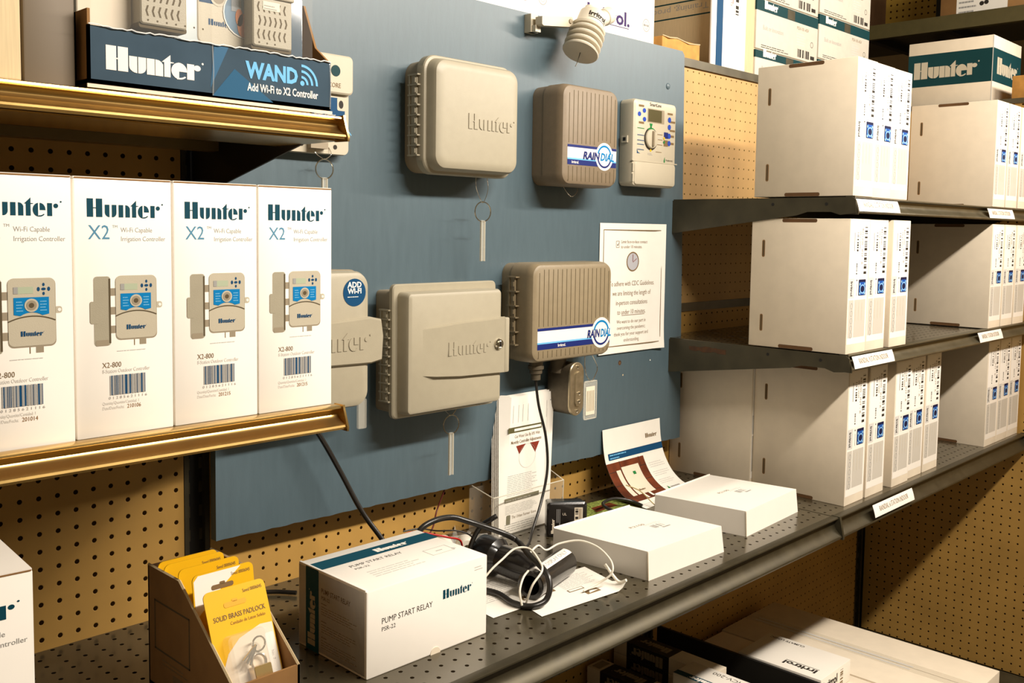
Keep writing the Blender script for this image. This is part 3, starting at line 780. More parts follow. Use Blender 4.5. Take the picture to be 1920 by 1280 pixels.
b.build('housing', t)
b = absmb(loc); b.skin([oval(cx, cz, .88, 1.3, -4.6), oval(cx, cz, .88, 1.3, -4.72), oval(cx, cz, .82, 1.3, -4.78)], alum); b.skin([oval(cx + .1, cz, .45, 1.0, -4.78), oval(cx + .1, cz, .40, 1.0, -4.9)], alum); b.build('cover_plate', t)
for zz in (4.15, .55, 1.35, 2.0):
    b = absmb(loc); b.lathe([(.16, 0), (.14, .08), (.05, .12)], (cx + (.12 if zz not in (4.15, .55) else 0), -4.78 if zz in (4.15, .55) else -4.9, zz), (0, -1, 0), chrome, 12); b.build('screw', t)

# notice sheet
def sheet(mb, w, h, fm, m, nu=6, nv=14): Pr(mb, fm, .01).rect(0, 0, w, h, m, 0, nu, nv)
loc = (38.0, -1.95, 4.3); t = thing('notice', 'white printed notice with a clock drawing taped to the blue board', 'notice', loc)
b = MB()
def fm(u, v, h):
    curl = .25 * max(0, (u - 7.6) / 2) ** 2 + .12 * max(0, 1 - v / 2.5) ** 2
    return Vector((u + .03 * v * 0, -.03 - curl - h, v))
sheet(b, 9.5, 11.5, fm, paper); b.build('sheet', t, recalc=False)
b = MB(); p = Pr(b, fm, .012); p.frame(.5, .6, 9.0, 10.95, .07, brownink, 1)
p.text('Limit face-to-face contact', 3.0, 9.75, .40, brownink, width=3.9); p.text('to under 10 minutes.', 3.0, 9.3, .40, brownink, width=3.1)
p.frame(2.3, 9.35, 2.75, 9.95, .04, brownink, 1); p.poly([(2.4, 9.65), (2.52, 9.5), (2.8, 9.95), (2.52, 9.62)], ink, 2)
p.disc(4.75, 8.1, .85, clockf, 1, .82); p.ring(4.75, 8.1, .80, .92, brownink, 2, ky=.96); p.poly([(4.72, 8.1), (4.72, 8.75), (4.78, 8.75), (4.78, 8.1)], redp, 3); p.poly([(4.75, 8.06), (5.3, 8.4), (5.3, 8.33), (4.78, 8.02)], redp, 3)
for s_, v in (('To adhere with CDC Guidelines,', 5.95), ('we are limiting the length of', 5.1), ('in-person consultations', 4.25)): p.text(s_, 4.75, v, .62, brownink, align='c', sx=.80)
p.text('to under 10 minutes.', 4.75, 3.4, .62, brownink, align='c', sx=.80); p.rect(3.3, 3.28, 6.7, 3.33, brownink)
for s_, v in (('We want to do our part in', 2.6), ('overcoming the pandemic;', 2.05), ('thank you for your support and', 1.5), ('understanding.', .95)): p.text(s_, 4.75, v, .46, brownink, align='c', sx=.86)
b.build('print', t, recalc=False)

# tilted sun sensor on an arm
loc = (27.2, -1.9, 31.0); t = thing('weather_sensor', 'white finned weather sensor hanging tilted from the top of the board', 'sensor', loc)
b = absmb(loc); b.box(28.2, 29.0, -2.6, -1.92, 30.4, 31.8, cream); b.box(28.3, 28.9, -3.0, -2.2, 30.4, 30.9, cream); b.prism([(28.4, 30.9), (28.4, 31.5), (31.9, 32.0), (32.2, 31.6), (31.9, 31.2), (28.6, 30.8)], -3.6, -2.9, 'y', cream); b.lathe([(.2, 0), (.17, .1)], (31.7, -3.6, 31.6), (0, -1, 0), beigedk, 12); b.build('arm', t)
O = Vector((32.15, -4.3, 29.15)); A = Vector((2.1, .2, 3.9)).normalized()
b = absmb(loc)
pr = []
for k in range(4):
    d = k * .54; r = 1.28; pr += [(.8, d), (r + .16, d), (r + .22, d + .10), (r, d + .34), (.85, d + .38), (.80, d + .53)]
finm = mat('sensor_white_plastic', (0.70, 0.64, 0.52), 0.4)
b.lathe(pr, O, A, finm, 32)
b.build('fins', t)
b = absmb(loc); b.lathe([(.8, 2.05), (1.35, 2.1), (1.42, 2.25), (1.18, 2.45), (1.12, 3.6), (1.0, 3.75), (.5, 3.8)], O, A, finm, 32)
b.lathe([(.5, 3.7), (.5, 4.2), (.3, 4.3)], O - Vector((.55, 0, 0)), A, finm, 20)
b.lathe([(.62, 0), (.62, .55), (.7, .6), (.7, 1.3), (.6, 1.35)], O + A * 3.2 + Vector((.9, -.1, .15)), Vector((1.2, 0, .55)), finm, 20)
b.build('housing', t)
N = Vector((-.25, -1, .1)); N = (N - A * N.dot(A)).normalized(); X = A.cross(N); X = -X if X.x < 0 else X
b = absmb(loc)
def cyl(u, v, h):
    a = u / 1.14; r = 1.16 + h
    return O + A * (2.9 + v) + (N * math.cos(a) + X * math.sin(a)) * r
p = Pr(b, cyl, .012); p.text('Irritrol.', -.95, -.05, .55, ink, bold=.04, width=1.75); p.rect(-.9, -.22, .85, -.16, ink, 1, 8, 1); b.build('lettering', t, recalc=False)
b = absmb(loc); b.tube(spline([O + A * .0, O - A * .8 + Vector((0, 0, -.1)), O - A * 1.3], 4), .035, steel, 6); b.build('probe_wire', t)
# ================================================================== tall white cartons on the left shelf
def x2_box(lab, group=None, w=4.17, h=11.0, d=4.6, date='201215'):
    t = thing('controller_carton', lab, 'box', (0, 0, 0), 0, group)
    b = MB(); b.bevbox(0, w, 0, d, 0, h - .06, gloss, .05)
    b.box(.06, w - .06, .05, d - .05, h - .12, h, kraftd); b.box(0.02, w - .02, .02, d - .3, h - .06, h + .02, gloss)
    b.build('carton', t)
    b = MB(); p = Pr(b, front(0, 0, 0)); q = w / 4.2; p.rect(.06, h - .07, w - .04, h - .01, kraft)
    p.word(.55 * q, 9.35, 3.12 * q, navy); 
    p.text('X2', .58 * q, 8.42, .86, mat('pale_teal_ink', (0.09, 0.26, 0.40), 0.45), sx=.9); p.text('TM', 1.62, 8.9, .17, greyink)
    p.text('Wi-Fi Capable', 1.98, 8.72, .29, greyink, width=1.4); p.text('Irrigation Controller', 1.98, 8.34, .29, greyink, width=2.0)
    # pictured controller: open door at the left, panel at the right
    p.rrect(.78, 3.9, 1.5, 6.85, .14, beige, 1); p.rrect(.60, 4.85, .9, 5.8, .1, beigedk, .5); p.rrect(.62, 4.85, 1.0, 5.8, .1, beige, 2); p.rect(1.42, 4.0, 1.5, 6.75, groove, 2); p.rrect(.84, 3.9, 1.4, 4.15, .06, beigedk, 2)
    for z in (6.2, 5.4, 4.6): p.rect(1.5, z - .18, 1.74, z + .14, beigedk, 1)
    p.rrect(1.7, 4.1, 3.55, 6.85, .22, beigedk, 1); p.rrect(1.72, 4.16, 3.53, 6.87, .22, cream, 2)
    p.rrect(3.5, 5.42, 3.8, 5.7, .1, cream, .6); p.disc(3.69, 5.56, .07, gloss, 2)
    p.ring(2.62, 3.2, 2.12, 2.17, groove, 3, 65, 115, 12)
    p.rect(1.93, 6.25, 2.68, 6.52, lcdp, 3); p.rect(1.93, 6.25, 2.1, 6.52, greyink, 4)
    for x, z, a, c_ in ((3.08, 6.42, .09, .06), (2.88, 6.42, .06, .09), (3.28, 6.42, .06, .09), (3.08, 6.60, .05, .07), (3.08, 6.24, .05, .07)): p.disc(x, z, a, stripe, 3, c_, 10)
    p.poly([(3.28, 6.1), (1.93, 6.1), (1.93, 5.42)] + arc(2.605, 4.1, 1.0, 1.40, 115, 65, 8) + [(3.28, 5.42)], cyan, 4)
    p.disc(2.6, 5.78, .27, cream, 6); p.disc(2.6, 5.78, .20, beigedk, 7); p.disc(2.6, 5.78, .10, groove, 8)
    p.lines(2.02, 5.55, 2.3, 6.02, 4, skyblue, 5); p.lines(2.93, 5.55, 3.2, 6.02, 4, skyblue, 5, seed=4)
    p.word(2.18, 4.55, .85, stripe, 4)
    p.rect(2.5, 3.84, 2.54, 4.1, brownink, 1); p.rect(2.75, 3.86, 3.05, 4.1, beigedk, 1)
    p.lines(1.75, 3.62, 3.4, 3.72, 1, lightink, 2)
    p.text('X2-800', 1.1, 2.95, .33, brownink, 2, width=.82); p.text('8-Station Outdoor Controller', 1.1, 2.72, .24, lightink, 2, width=2.1)
    p.bars(1.42, 1.75, 2.98, 2.6, stripe, 2, n=44, seed=3); p.bars(1.42, 1.75, 2.98, 2.6, greyink, 3, n=40, seed=8)
    p.text('0 1 2 8 5 6 2 1 1 1 6', 1.35, 1.58, .16, greyink, 2, width=1.7)
    p.text('Quantity/Quantite/Cantidad: 1', 1.08, 1.36, .19, lightink, 2, width=1.6); p.text('Date/Date/Fecha:', 1.08, 1.15, .19, lightink, 2, width=.95)
    p.text(date, 2.15, 1.13, .25, kraft, 2, width=.62)
    b.build('front_print', t, recalc=False)
    return t
X2 = [((-11.52 - 4.25, -14.2, 6.05), '201014', 'leftmost tall white controller carton on the lower bronze shelf, cut by the frame'),
      ((-11.38, -14.0, 6.05), '210106', 'tall white controller carton second from the left on the lower bronze shelf'),
      ((-7.0, -13.95, 6.05), '201215', 'tall white controller carton third from the left on the lower bronze shelf'),
      ((-2.72, -13.95, 6.05), '201215', 'rightmost tall white controller carton on the lower bronze shelf')]
for loc, dt, lab in X2:
    t = x2_box(lab, 'tall controller cartons on the lower bronze shelf', w=(4.25, 4.28, 4.22, 4.24)[[q[0] for q in X2].index(loc)], date=dt); t.location = W(*loc)
# a larger one standing on the deep shelf, cut by the left edge
t = x2_box('white controller carton at the lower left corner, standing on the perforated shelf'); t.location = W(-14.7 - 5.2, -17.9, -8.5)
t.rotation_euler = (0, 0, math.radians(-4)); t.scale = (5.2 / 4.2, 1.25, 1.0)

# ================================================================== wireless module display on the upper left shelf
loc = (-11.0, -14.8, 20.58); t = thing('counter_display', 'low dark blue counter display box wrapped in film on the upper bronze shelf', 'display box', loc)
b = MB(); b.box(0, 11.85, 0, .12, .25, 2.55, displaym); b.box(0, 11.85, 0, 4.2, .25, .4, kraft); b.box(0, .12, 0, 4.2, .25, 3.2, kraft)
b.build('tray', t)
b = MB(); b.prism([(0.1, .25), (0.1, 2.6), (1.2, 3.4), (2.2, 5.6), (4.2, 6.0), (4.2, .25)], 11.75, 11.87, 'x', kraft); b.build('side_panel', t)
b = MB(); b.box(-.05, 11.9, -.06, .0, .05, .2, whitem); b.box(2.0, 3.6, -.05, .5, -.02, .06, brownink); b.box(8.9, 10.6, -.05, .5, -.02, .06, brownink); b.build('base_lip', t)
b = MB(); p = Pr(b, front(0, -.0, 0), .008)
p.poly([(5.5, .3), (8.6, .3), (6.6, 1.6)], displayb, 1); p.poly([(5.4, .6), (6.3, 2.5), (5.6, 2.5)], xblue, 1)
p.word(.78, .85, 4.1, gloss, 2); p.text('WAND', 7.2, 1.32, 1.0, skyblue, 2, bold=.045, width=2.75)
for k in range(3): p.ring(10.15, 1.32, .28 + .27 * k, .40 + .27 * k, skyblue, 2, 0, 90, 10)
p.disc(10.2, 1.37, .12, skyblue, 2)
p.text('Add Wi-Fi to X2 Controller', 7.25, .72, .50, gloss, 2, bold=.02, width=3.85)
b.build('front_print', t, recalc=False)
b = MB()
rnd = random.Random(5)
pts = []
for k in range(60): pts.append((.02 + 11.8 * k / 59, -.05 - .03 * rnd.random(), 2.55 + rnd.uniform(-.03, .05)))
b.tube(pts, .028, mat('film_fold', (.9, .9, .88), .08, coat=1), 5)
for xx in (5.52, 11.8): b.tube([(xx, -.03, .3), (xx + .02, -.06, 1.4), (xx - .01, -.03, 2.5)], .03, blister, 5)
b.build('film_edge', t)
def wand(lab, x, pic):
    loc = (x, -13.75, 20.98); t = thing('module_pack', lab, 'package', loc, group='wireless module packs in the counter display')
    b = MB(); b.bevbox(0, 5.6, 0, .5, 0, 7.4, displaym if pic else mat('pale_pack', (.45, .50, .50), .3), .08); b.build('carton', t)
    b = MB(); p = Pr(b, front(0, 0, 0))
    p.rrect(-.0, 2.3, 2.35, 6.9, .3, beigedk, 1); p.rrect(.05, 2.35, 2.3, 6.9, .3, whitem if not pic else cream, 2)
    p.word(.55, 3.1 + (.1 if pic else .45), 1.15, stripe, 3)
    if pic:
        p.rect(.1, 4.15, 1.9, 4.9, stripe, 3); p.disc(1.05, 4.5, .42, cream, 4); p.disc(1.05, 4.5, .3, beigedk, 5)
        p.ring(2.35, 3.9, 1.02, 1.08, paper, 7); p.disc(2.35, 3.9, 1.04, mat('photo_blue', (.12, .22, .32), .4), 4); p.disc(2.3, 3.4, .3, skin, 7, .55); p.disc(2.1, 3.75, .2, skin, 7, .4); p.rect(1.7, 4.0, 2.2, 4.6, mat('photo_grey', (.3, .32, .33), .4), 6)
    b.build('front_print', t, recalc=False)
    mz = 2.45 if pic else 2.6; b = MB(); b.loft(2.35, 4.45, mz, 5.0 if pic else 7.0, .12, [(0, 0), (-.75, 0), (-.8, .06)], beige, 3); b.loft(2.32, 4.48, mz - .15, mz + .1, .1, [(0, 0), (-.7, 0)], groove, 3)
    if pic: b.bevbox(2.25, 4.55, -.9, 0, 4.7, 5.1, beige, .06)
    b.build('module', t)
    b = MB(); p = Pr(b, front(2.38, -.8, mz))
    for r in range(3 if pic else 7):
        for c_ in range(6):
            x = .3 + c_ * .28; z = .35 + r * .62; d = .07 if r % 2 else -.07
            p.poly([(x - .04, z), (x + .04, z), (x + .04 + d, z + .22), (x + .04, z + .44), (x - .04, z + .44), (x - .04 + d, z + .22)], groove, 1)
        p.disc(.3 + r * .42, .18, .045, groove, 1, n=8)
    if pic: p.rect(.5, 1.7, 1.4, 2.1, whitem, 2); p.lines(.55, 1.75, 1.3, 2.0, 2, greyink, 3)
    b.build('slot_pattern', t)
    b = MB(); b.loft(.1, 5.55, 1.0, 7.2, .3, [(0, 0), (-1.0, .08)], glassy('thin_clear_cover', (0.9, 0.88, 0.82), 0.06, 0.04), 4, caps=(False, True)); b.build('clear_cover', t)
wand('left wireless module pack in the counter display, pale card', -11.0, False)
wand('right wireless module pack in the counter display, hand picture', -5.65, True)
plain_carton('grey-brown carton at the top left, beside the counter display', -13.25, -11.25, -14.2, -7, 20.6, 30, mat('grey_brown_card', (.17, .13, .085), .6))
plain_carton('gold-brown carton at the extreme top left corner of the picture', -22, -13.4, -14.4, -7, 20.6, 30, kraftl)

# ================================================================== timer cartons on the right shelves
def timer_box(h=11.1, w=3.72, d=9.0, code='RD1200 - INT - R'):
    t = thing('timer_carton', 'x', 'box', (0, 0, 0))
    b = MB(); b.bevbox(0, w, 0, d, 0, h, whitem, .05); b.box(.05, w - .05, .02, .3, -.0, .06, kraft)
    b.build('carton', t)
    # hand slots and die cuts on the big side
    b = MB(); p = Pr(b, left(0, d, 0))
    for v in (h * .70, h * .12):
        p.rrect(1.05, v, 1.33, v + 1.5, .13, kraft, 1); p.rrect(1.12, v + .08, 1.26, v + 1.42, .06, groove, 2)
    for v0, v1 in ((h - .33, h - .02), (.02, .33)): p.rrect(2.9, v0, 6.1, v1, .14, kraftd, 1)
    b.build('die_cut_slots', t, recalc=False)
    b = MB(); p = Pr(b, front(0, 0, 0)); k = h / 11.1
    p.rect(.10, .8, w - .1, h - .15, gloss, 1)
    # shipping sticker, turned on its side
    p.rect(.2, h * .565, w - .12, h - .25, mat('sticker_white', (.93, .90, .84), .4), 2)
    p.bars(w * .74, h * .59, w * .88, h * .95, ink, 3, n=46, vert=False, seed=11)
    p.text(code, w * .60, h * .93, .40, brownink, 3, rot=-90, width=h * .27)
    p.text('09/21/2020', w * .49, h * .91, .36, brownink, 3, rot=-90, width=h * .13)
    p.bars(w * .36, h * .76, w * .44, h * .90, ink, 3, n=24, vert=False, seed=12); p.bars(w * .36, h * .59, w * .42, h * .67, ink, 3, n=14, vert=False, seed=13)
    p.lines(w * .22, h * .72, w * .26, h * .9, 1, greyink, 3, vert=True, th=.9)
    # printed side: maker's name, dial picture, symbols and small type
    p.rect(w * .05, h * .415, w * .30, h * .56, lightink, 2); p.text('Irritrol', w * .12, h * .54, .52, ink, 3, rot=-90, bold=.03, width=h * .11)
    p.rrect(w * .52, h * .43, w * .88, h * .55, .08, darknavy, 3); p.rrect(w * .55, h * .435, w * .86, h * .53, .1, royal, 4)
    p.disc(w * .71, h * .478, w * .095, darknavy, 6, h * .022); p.ring(w * .71, h * .478, w * .10, w * .13, ambl, 6, ky=.8)
    for a, c_ in ((.58, .445), (.58, .515), (.82, .445), (.82, .515)): p.disc(w * a, h * c_, .12, ambl, 5, n=8)
    p.disc(w * .42, h * .545, .08, ink, 3, n=8); p.rect(w * .42, h * .43, w * .435, h * .52, greyink, 3)
    for v in (.355, .30, .245, .19, .14): p.ring(w * .2, h * v, .16, .21, greyink, 3, n=10, ky=1.3)
    p.rect(w * .34, h * .12, w * .9, h * .40, mat('pale_print', (.54, .50, .43), .6), 2)
    p.rect(w * .06, h * .12, w * .30, h * .40, mat('pale_print', (.54, .50, .43), .6), 2)
    for c_ in range(3): p.lines(w * (.40 + .16 * c_), h * .2, w * (.50 + .16 * c_), h * .385, 1, mat('pale_print2', (.55, .50, .41), .6), 3, vert=True, th=.5)
    b.build('label_print', t, recalc=False)
    return t
tb = timer_box(11.2); tl = timer_box(11.95, 3.78, code='RD600 - INT - R')
first = {'a': True, 'b': True}
def place(src, key, loc, lab, group, rz=0):
    if first[key]:
        first[key] = False; src.location = W(*loc); src['label'] = lab; src['group'] = group; src.rotation_euler = (0, 0, math.radians(rz)); return src
    return copytree(src, loc, lab, rz, group)
g1, g2, g3 = 'timer cartons on the upper right shelf', 'timer cartons on the middle right shelf', 'timer cartons on the deep right shelf'
O3 = ('nearest the blue board', 'middle one', 'outermost one')
for k, (x, y, r) in enumerate(((48.95, -19.4, 0), (52.78, -19.3, .5), (56.62, -19.2, 0))):
    place(tb, 'a', (x, y, 18.25), 'white timer carton, upper right shelf, trio next to the board, ' + ('nearest the board', 'middle one', 'outermost one')[k], g1, r)
for k, (x, y, r) in enumerate(((48.95, -19.3, 0), (52.8, -19.25, 0), (57.0, -19.5, 0))):
    place(tb, 'a', (x, y, 5.2), 'white timer carton in the middle shelf trio next to the board, ' + ('nearest the board', 'middle of the three', 'farthest from the board')[k], g2, r)
for k, x in enumerate((52.35, 56.45, 61.75, 65.65, 69.75)):
    yy = (-18.15, -18.2, -18.35, -18.1, -18.1)[k]
    place(tl, 'b', (x, yy, -8.5), 'white timer carton on the deep shelf, ' + ('first of five from the board', 'second of five', 'third of five, standing slightly forward', 'fourth of five', 'fifth of five')[k], g3, 0)
place(tl, 'b', (52.0, -9.1, -8.5), 'white timer carton standing behind the first of five, beside the blue board', g3)
for k, x in enumerate((82.3, 86.3, 90.5)):
    place(tb, 'a', (x, -19.4, 18.25), 'white timer carton of the far trio on the upper right shelf, ' + ('left one', 'middle one', 'right one')[k], g1)
for k, x in enumerate((82.9, 86.9, 91.0)):
    place(tb, 'a', (x, -19.35, 5.2), 'white timer carton of the far trio on the middle right shelf, ' + ('left one', 'middle one', 'right one')[k], g2)
for k, x in enumerate((86.9, 90.75, 94.6)):
    place(tl, 'b', (x, -18.3, -8.5), 'white timer carton of the far trio on the deep right shelf, ' + ('left one', 'middle one', 'right one')[k], g3)

# ================================================================== cartons behind the board and rail
def carton(lab, x0, x1, y0, y1, z0, z1, m=white, name='white_carton', group=None, rz=0):
    loc = (x0, y0, z0); t = thing(name, lab, 'box', loc, rz, group)
    b = absmb(loc); b.bevbox(x0, x1, y0, y1, z0, z1, m, .07); b.build('carton', t); return t, loc
t, loc = carton('big white carton with purple maker name behind the top of the board', 12, 50.2, 1.7, 22, 31.8, 47)
b = absmb(loc); p = Pr(b, front(12, 1.7, 31.8)); p.text('Irritrol.', 28.0, 2.35, 1.75, purple, bold=.03, width=6.3); p.rect(28.2, 2.1, 34.2, 2.17, purple)
for u, v in ((20.0, 2.9), (22.2, 2.9), (36.9, 2.9)): p.ring(u, v, .48, .56, greyink, ky=1.1); p.ring(u, v, .28, .33, greyink, ky=1.1); p.rect(u - .4, v - .09, u + .4, v + .09, greyink)
for u in (17.2, 21.4): p.rect(u, 0, u + .04, 6, lightink)
b.build('front_print', t, recalc=False)
t, loc = carton('small torn brown carton between white carton and corrugated carton', 52.0, 58.6, 2.0, 12, 31.8, 34.3, orange if False else mat('orange_kraft', (.55, .27, .06), .8, noise=.2), 'brown_carton')
b = absmb(loc); b.tube([(52.0, 2, 34.35), (53, 1.8, 34.2), (54.5, 2, 34.4), (56.5, 1.9, 34.1), (58.6, 2, 34.3)], .06, kraftl, 5); b.build('torn_edge', t)
t, loc = carton('corrugated carton with upside-down training text behind the rail', 62.2, 70, 2.2, 19.0, 31.8, 46, kraftl, 'corrugated_carton')
b = absmb(loc); p = Pr(b, left(62.2, 19, 31.8)); p.rect(.3, 6.5, 16, 6.65, teal); p.rect(.3, 8.1, 16, 8.25, teal); p.text('Training, product support,', 15.6, 7.75, .95, greyink, rot=180, width=13.5)
b.build('side_print', t, recalc=False)
t, loc = carton('tall white carton with blue vertical stripe beside the corrugated carton', 60.5, 67.3, 1.9, 2.15, 31.8, 46.5, gloss)
t2 = t
b = absmb(loc); p = Pr(b, front(60.4, 1.9, 31.8)); p.rect(1.0, 0, 2.25, 14.6, stripe); p.bars(4.7, 6.6, 5.3, 11, ink, n=30, vert=False); p.text('PGV-151-G', 3.7, 10.4, .5, redp, rot=-90, width=3); p.lines(4.1, 6.8, 4.4, 10.4, 1, redp, vert=True); p.lines(5.2, 2, 5.4, 4, 1, lightink, vert=True); b.build('front_print', t, recalc=False)
def hunter_ctn(lab, x0, x1, y0, z0, z1, text=True):
    t, loc = carton(lab, x0, x1, y0, y0 + 12, z0, z1, mat('white_card_soft', (.60, .55, .46), .6, noise=.04), 'banded_carton', 'teal-banded cartons behind the rail')
    b = absmb(loc); w = x1 - x0; h = z1 - z0; p = Pr(b, front(x0, y0, z0)); p.rect(0, h * .76, w, h * .985, teal); p.rect(w * .48, h * .77, w * .6, h * .97, steel, 2); p.word(w * .12, h * .82, w * .2, gloss, 2, sy=1.3)
    p.text('Built on Innovation', w * .1, h * .40, .75, greyink, sx=.8); p.lines(w * .08, h * .04, w * .55, h * .12, 2, ink)
    p.frame(w * .62, h * .02, w * .98, h * .74, .05, lightink); p.text('PGV-101-ASV', w * .64, h * .62, .55, brownink, width=w * .2); p.bars(w * .66, h * .05, w * .86, h * .22, ink, n=22); p.lines(w * .64, h * .3, w * .8, h * .58, 5, lightink); p.ring(w * .9, h * .38, .28, .34, ink); p.rect(w * .88, h * .06, w * .95, h * .14, ink)
    b.build('front_print', t, recalc=False)
    b = absmb(loc); p = Pr(b, left(x0, y0 + 12, z0)); p.rect(0, h * .76, 12, h * .985, teal); b.build('side_print', t, recalc=False)
hunter_ctn('teal-banded white carton at the bottom left of the rear stack', 69.6, 83.9, 2.0, 31.8, 35.5)
hunter_ctn('teal-banded white carton in the middle left of the rear stack', 69.6, 84.0, 2.0, 35.6, 41.1)
hunter_ctn('teal-banded white carton at the top left of the rear stack', 69.5, 83.9, 2.0, 41.2, 46.7)
hunter_ctn('teal-banded white carton at the bottom right of the rear stack', 84.3, 98.3, 2.0, 31.8, 36.4)
hunter_ctn('teal-banded white carton in the middle right of the rear stack', 84.3, 98.3, 2.0, 36.5, 41.8)
hunter_ctn('teal-banded white carton at the top right of the rear stack', 84.3, 98.3, 2.0, 41.9, 47.3)
# big banded carton on the corner
t, loc = carton('large white carton with broad teal band and maker name on the end shelving', 101, 111.5, -12.6, -2.2, 31.5, 39.9, whitem, 'banded_carton')
b = absmb(loc); p = Pr(b, left(101, -2.2, 31.5)); p.rect(0, 2.75, 10.4, 6.85, teal); p.word(.85, 3.75, 7.6, cream, 2, sy=1.15); p.rect(10.3, 0, 10.4, 8.3, lightink, 2)
p = Pr(b, front(101, -12.6, 31.5)); p.rect(0, 2.75, 10.5, 6.85, teal); p.word(1.6, 3.8, 7.4, cream, 2, sy=1.15); b.build('band_print', t, recalc=False)
plain_carton('small brown carton in front of the large teal-banded carton', 101, 110, -24, -14.9, 31.5, 34.6, mat('orange_kraft', (.55, .27, .06), .8))

# ================================================================== on the deep shelf
# pump start relay carton
loc = (2.66, -15.46, -8.5); t = thing('relay_carton', 'white pump start relay carton with navy wrap-around stripe on the perforated shelf', 'box', loc, -.5)
w, d, h = 8.72, 6.35, 4.72
b = MB(); b.bevbox(0, w, 0, d, 0, h, gloss, .07); b.bevbox(.0, .16, .12, d - .05, .1, h + .07, gloss, .04); b.lathe([(.36, 0), (.36, .03)], (w * .545, .0, .02), (0, -1, 0), whitem, 20); b.build('carton', t)
b = MB(); p = Pr(b, front(0, 0, 0))
p.text('PUMP START RELAY', .98, 2.75, .46, ink, width=3.55); p.text('PSR-22', .98, 2.35, .33, ink, width=.95); p.word(5.3, 2.95, 2.15, navy)
p.lines(7.7, 4.0, 8.4, 4.3, 2, lightink)
p = Pr(b, top(0, 0, h)); p.rect(.0, 4.35, w, 5.55, navy); p.word(4.3, 4.62, 2.3, gloss, 2)
p.text('PUMP START RELAY', 1.6, 3.55, .44, ink, width=3.7); p.text('PSR-22', 1.6, 3.1, .30, ink, width=1.0)
p.lines(1.8, 1.5, 5.6, 2.6, 4, lightink); p.frame(6.3, 2.0, 8.0, 3.0, .03, greyink); p.rect(6.9, 2.45, 7.4, 2.52, greyink); p.rect(7.9, 2.1, 8.2, 2.3, lightink)
p = Pr(b, left(-.0, d, 0)); p.rect(.75, 0, 2.0, h, navy); p.word(1.65, .35, 3.0, beige, 2, rot=90)
p.text('PUMP START RELAY', 2.25, 3.55, .40, brownink, 2, bold=.01, width=2.7); p.text('PSR-22', 2.25, 3.2, .28, brownink, 2, bold=.01)
for v in (2.35, 1.35, .45): p.lines(2.25, v, 5.6, v + .55, 4, beigedk, 2, seed=int(v * 10)); p.lines(2.25, v + .6, 2.9, v + .72, 1, brownink, 2)
b.build('print', t, recalc=False)

# flat white cartons
def flat_carton(lab, corners_b, corners_t, zt, zb=-8.5):
    loc = (corners_b[0][0], corners_b[0][1], zb); t = thing('flat_carton', lab, 'box', loc, group='flat white cartons on the perforated shelf')
    b = absmb(loc); cb = [(x, y, zb) for x, y in corners_b]; ct = [(x, y, zt) for x, y in corners_t]
    b.skin([cb, ct], gloss)
    # folded lid edge
    q0, q1, q2, q3 = [Vector(c) for c in ct]
    b.tube([q2 + Vector((0, 0, .02)), q3 + Vector((0, 0, .02))], .06, gloss, 6); b.tube([q0 + Vector((-.02, 0, -.05)), Vector(cb[0]) + Vector((-.02, 0, .05))], .04, whitem, 6)
    b.build('carton', t)
    b = absmb(loc); U = (q1 - q0).normalized(); V = Vector((0, 0, 1)).cross(U); p = Pr(b, flat(q0, U, V))
    p.text('R2100', 3.1, 4.0, .42, brownink, rot=-3, width=1.6); p.bars(4.6, 2.9, 5.8, 3.5, greyink, n=16); p.word(5.2, 2.6, .9, greyink); p.lines(4.4, 3.7, 6.4, 4.0, 2, lightink)
    b.build('lid_print', t, recalc=False)
flat_carton('flat white carton nearer the relay carton, lying on printed sheets', [(25.3, -17.05), (34.3, -17.35), (33.5, -9.4), (24.5, -9.1)], [(25.3, -16.95), (34.0, -17.24), (33.2, -9.4), (24.5, -9.11)], -6.5)
flat_carton('flat white carton farther right, in front of the timer cartons', [(38.7, -16.65), (48.0, -16.1), (46.7, -8.3), (37.4, -8.85)], [(38.7, -16.55), (47.7, -16.02), (46.4, -8.32), (37.4, -8.85)], -6.5)

# padlock tray
loc = (-3.6, -12, -8.5); t = thing('counter_tray', 'brown corrugated counter tray with slanted sides holding yellow padlock cards', 'display tray', loc)
x0, x1, yB, yF = -5.45, -1.85, -7.7, -16.1
b = absmb(loc); b.box(x0, x1, yF, yB, -8.5, -8.38, kraft); b.box(x0, x1, yF, yF + .12, -8.5, -5.95, kraft); b.box(x0, x1, yB - .12, yB, -8.5, -2.35, kraftd); b.build('tray', t)
for xx in (x0, x1 - .12):
    b = absmb(loc); b.prism([(yB, -8.5), (yB, -2.3), (yB - 3.3, -2.3), (yF, -5.95), (yF, -8.5)], xx, xx + .12, 'x', kraft); 
    b.tube([(xx + .06, yB, -2.3), (xx + .06, yB - 3.3, -2.3), (xx + .06, yF, -5.95)], .075, kraftl, 4)
    b.build('side_wall', t)
b = absmb(loc); p = Pr(b, left(x0, yB, -8.5)); p.frame(.7, 2.0, 4.4, 4.6, .1, groove); p.rect(2.6, .5, 4.6, 1.2, brownink); p.lines(1.5, 1.4, 4.4, 1.8, 2, brownink); b.build('side_print', t, recalc=False)

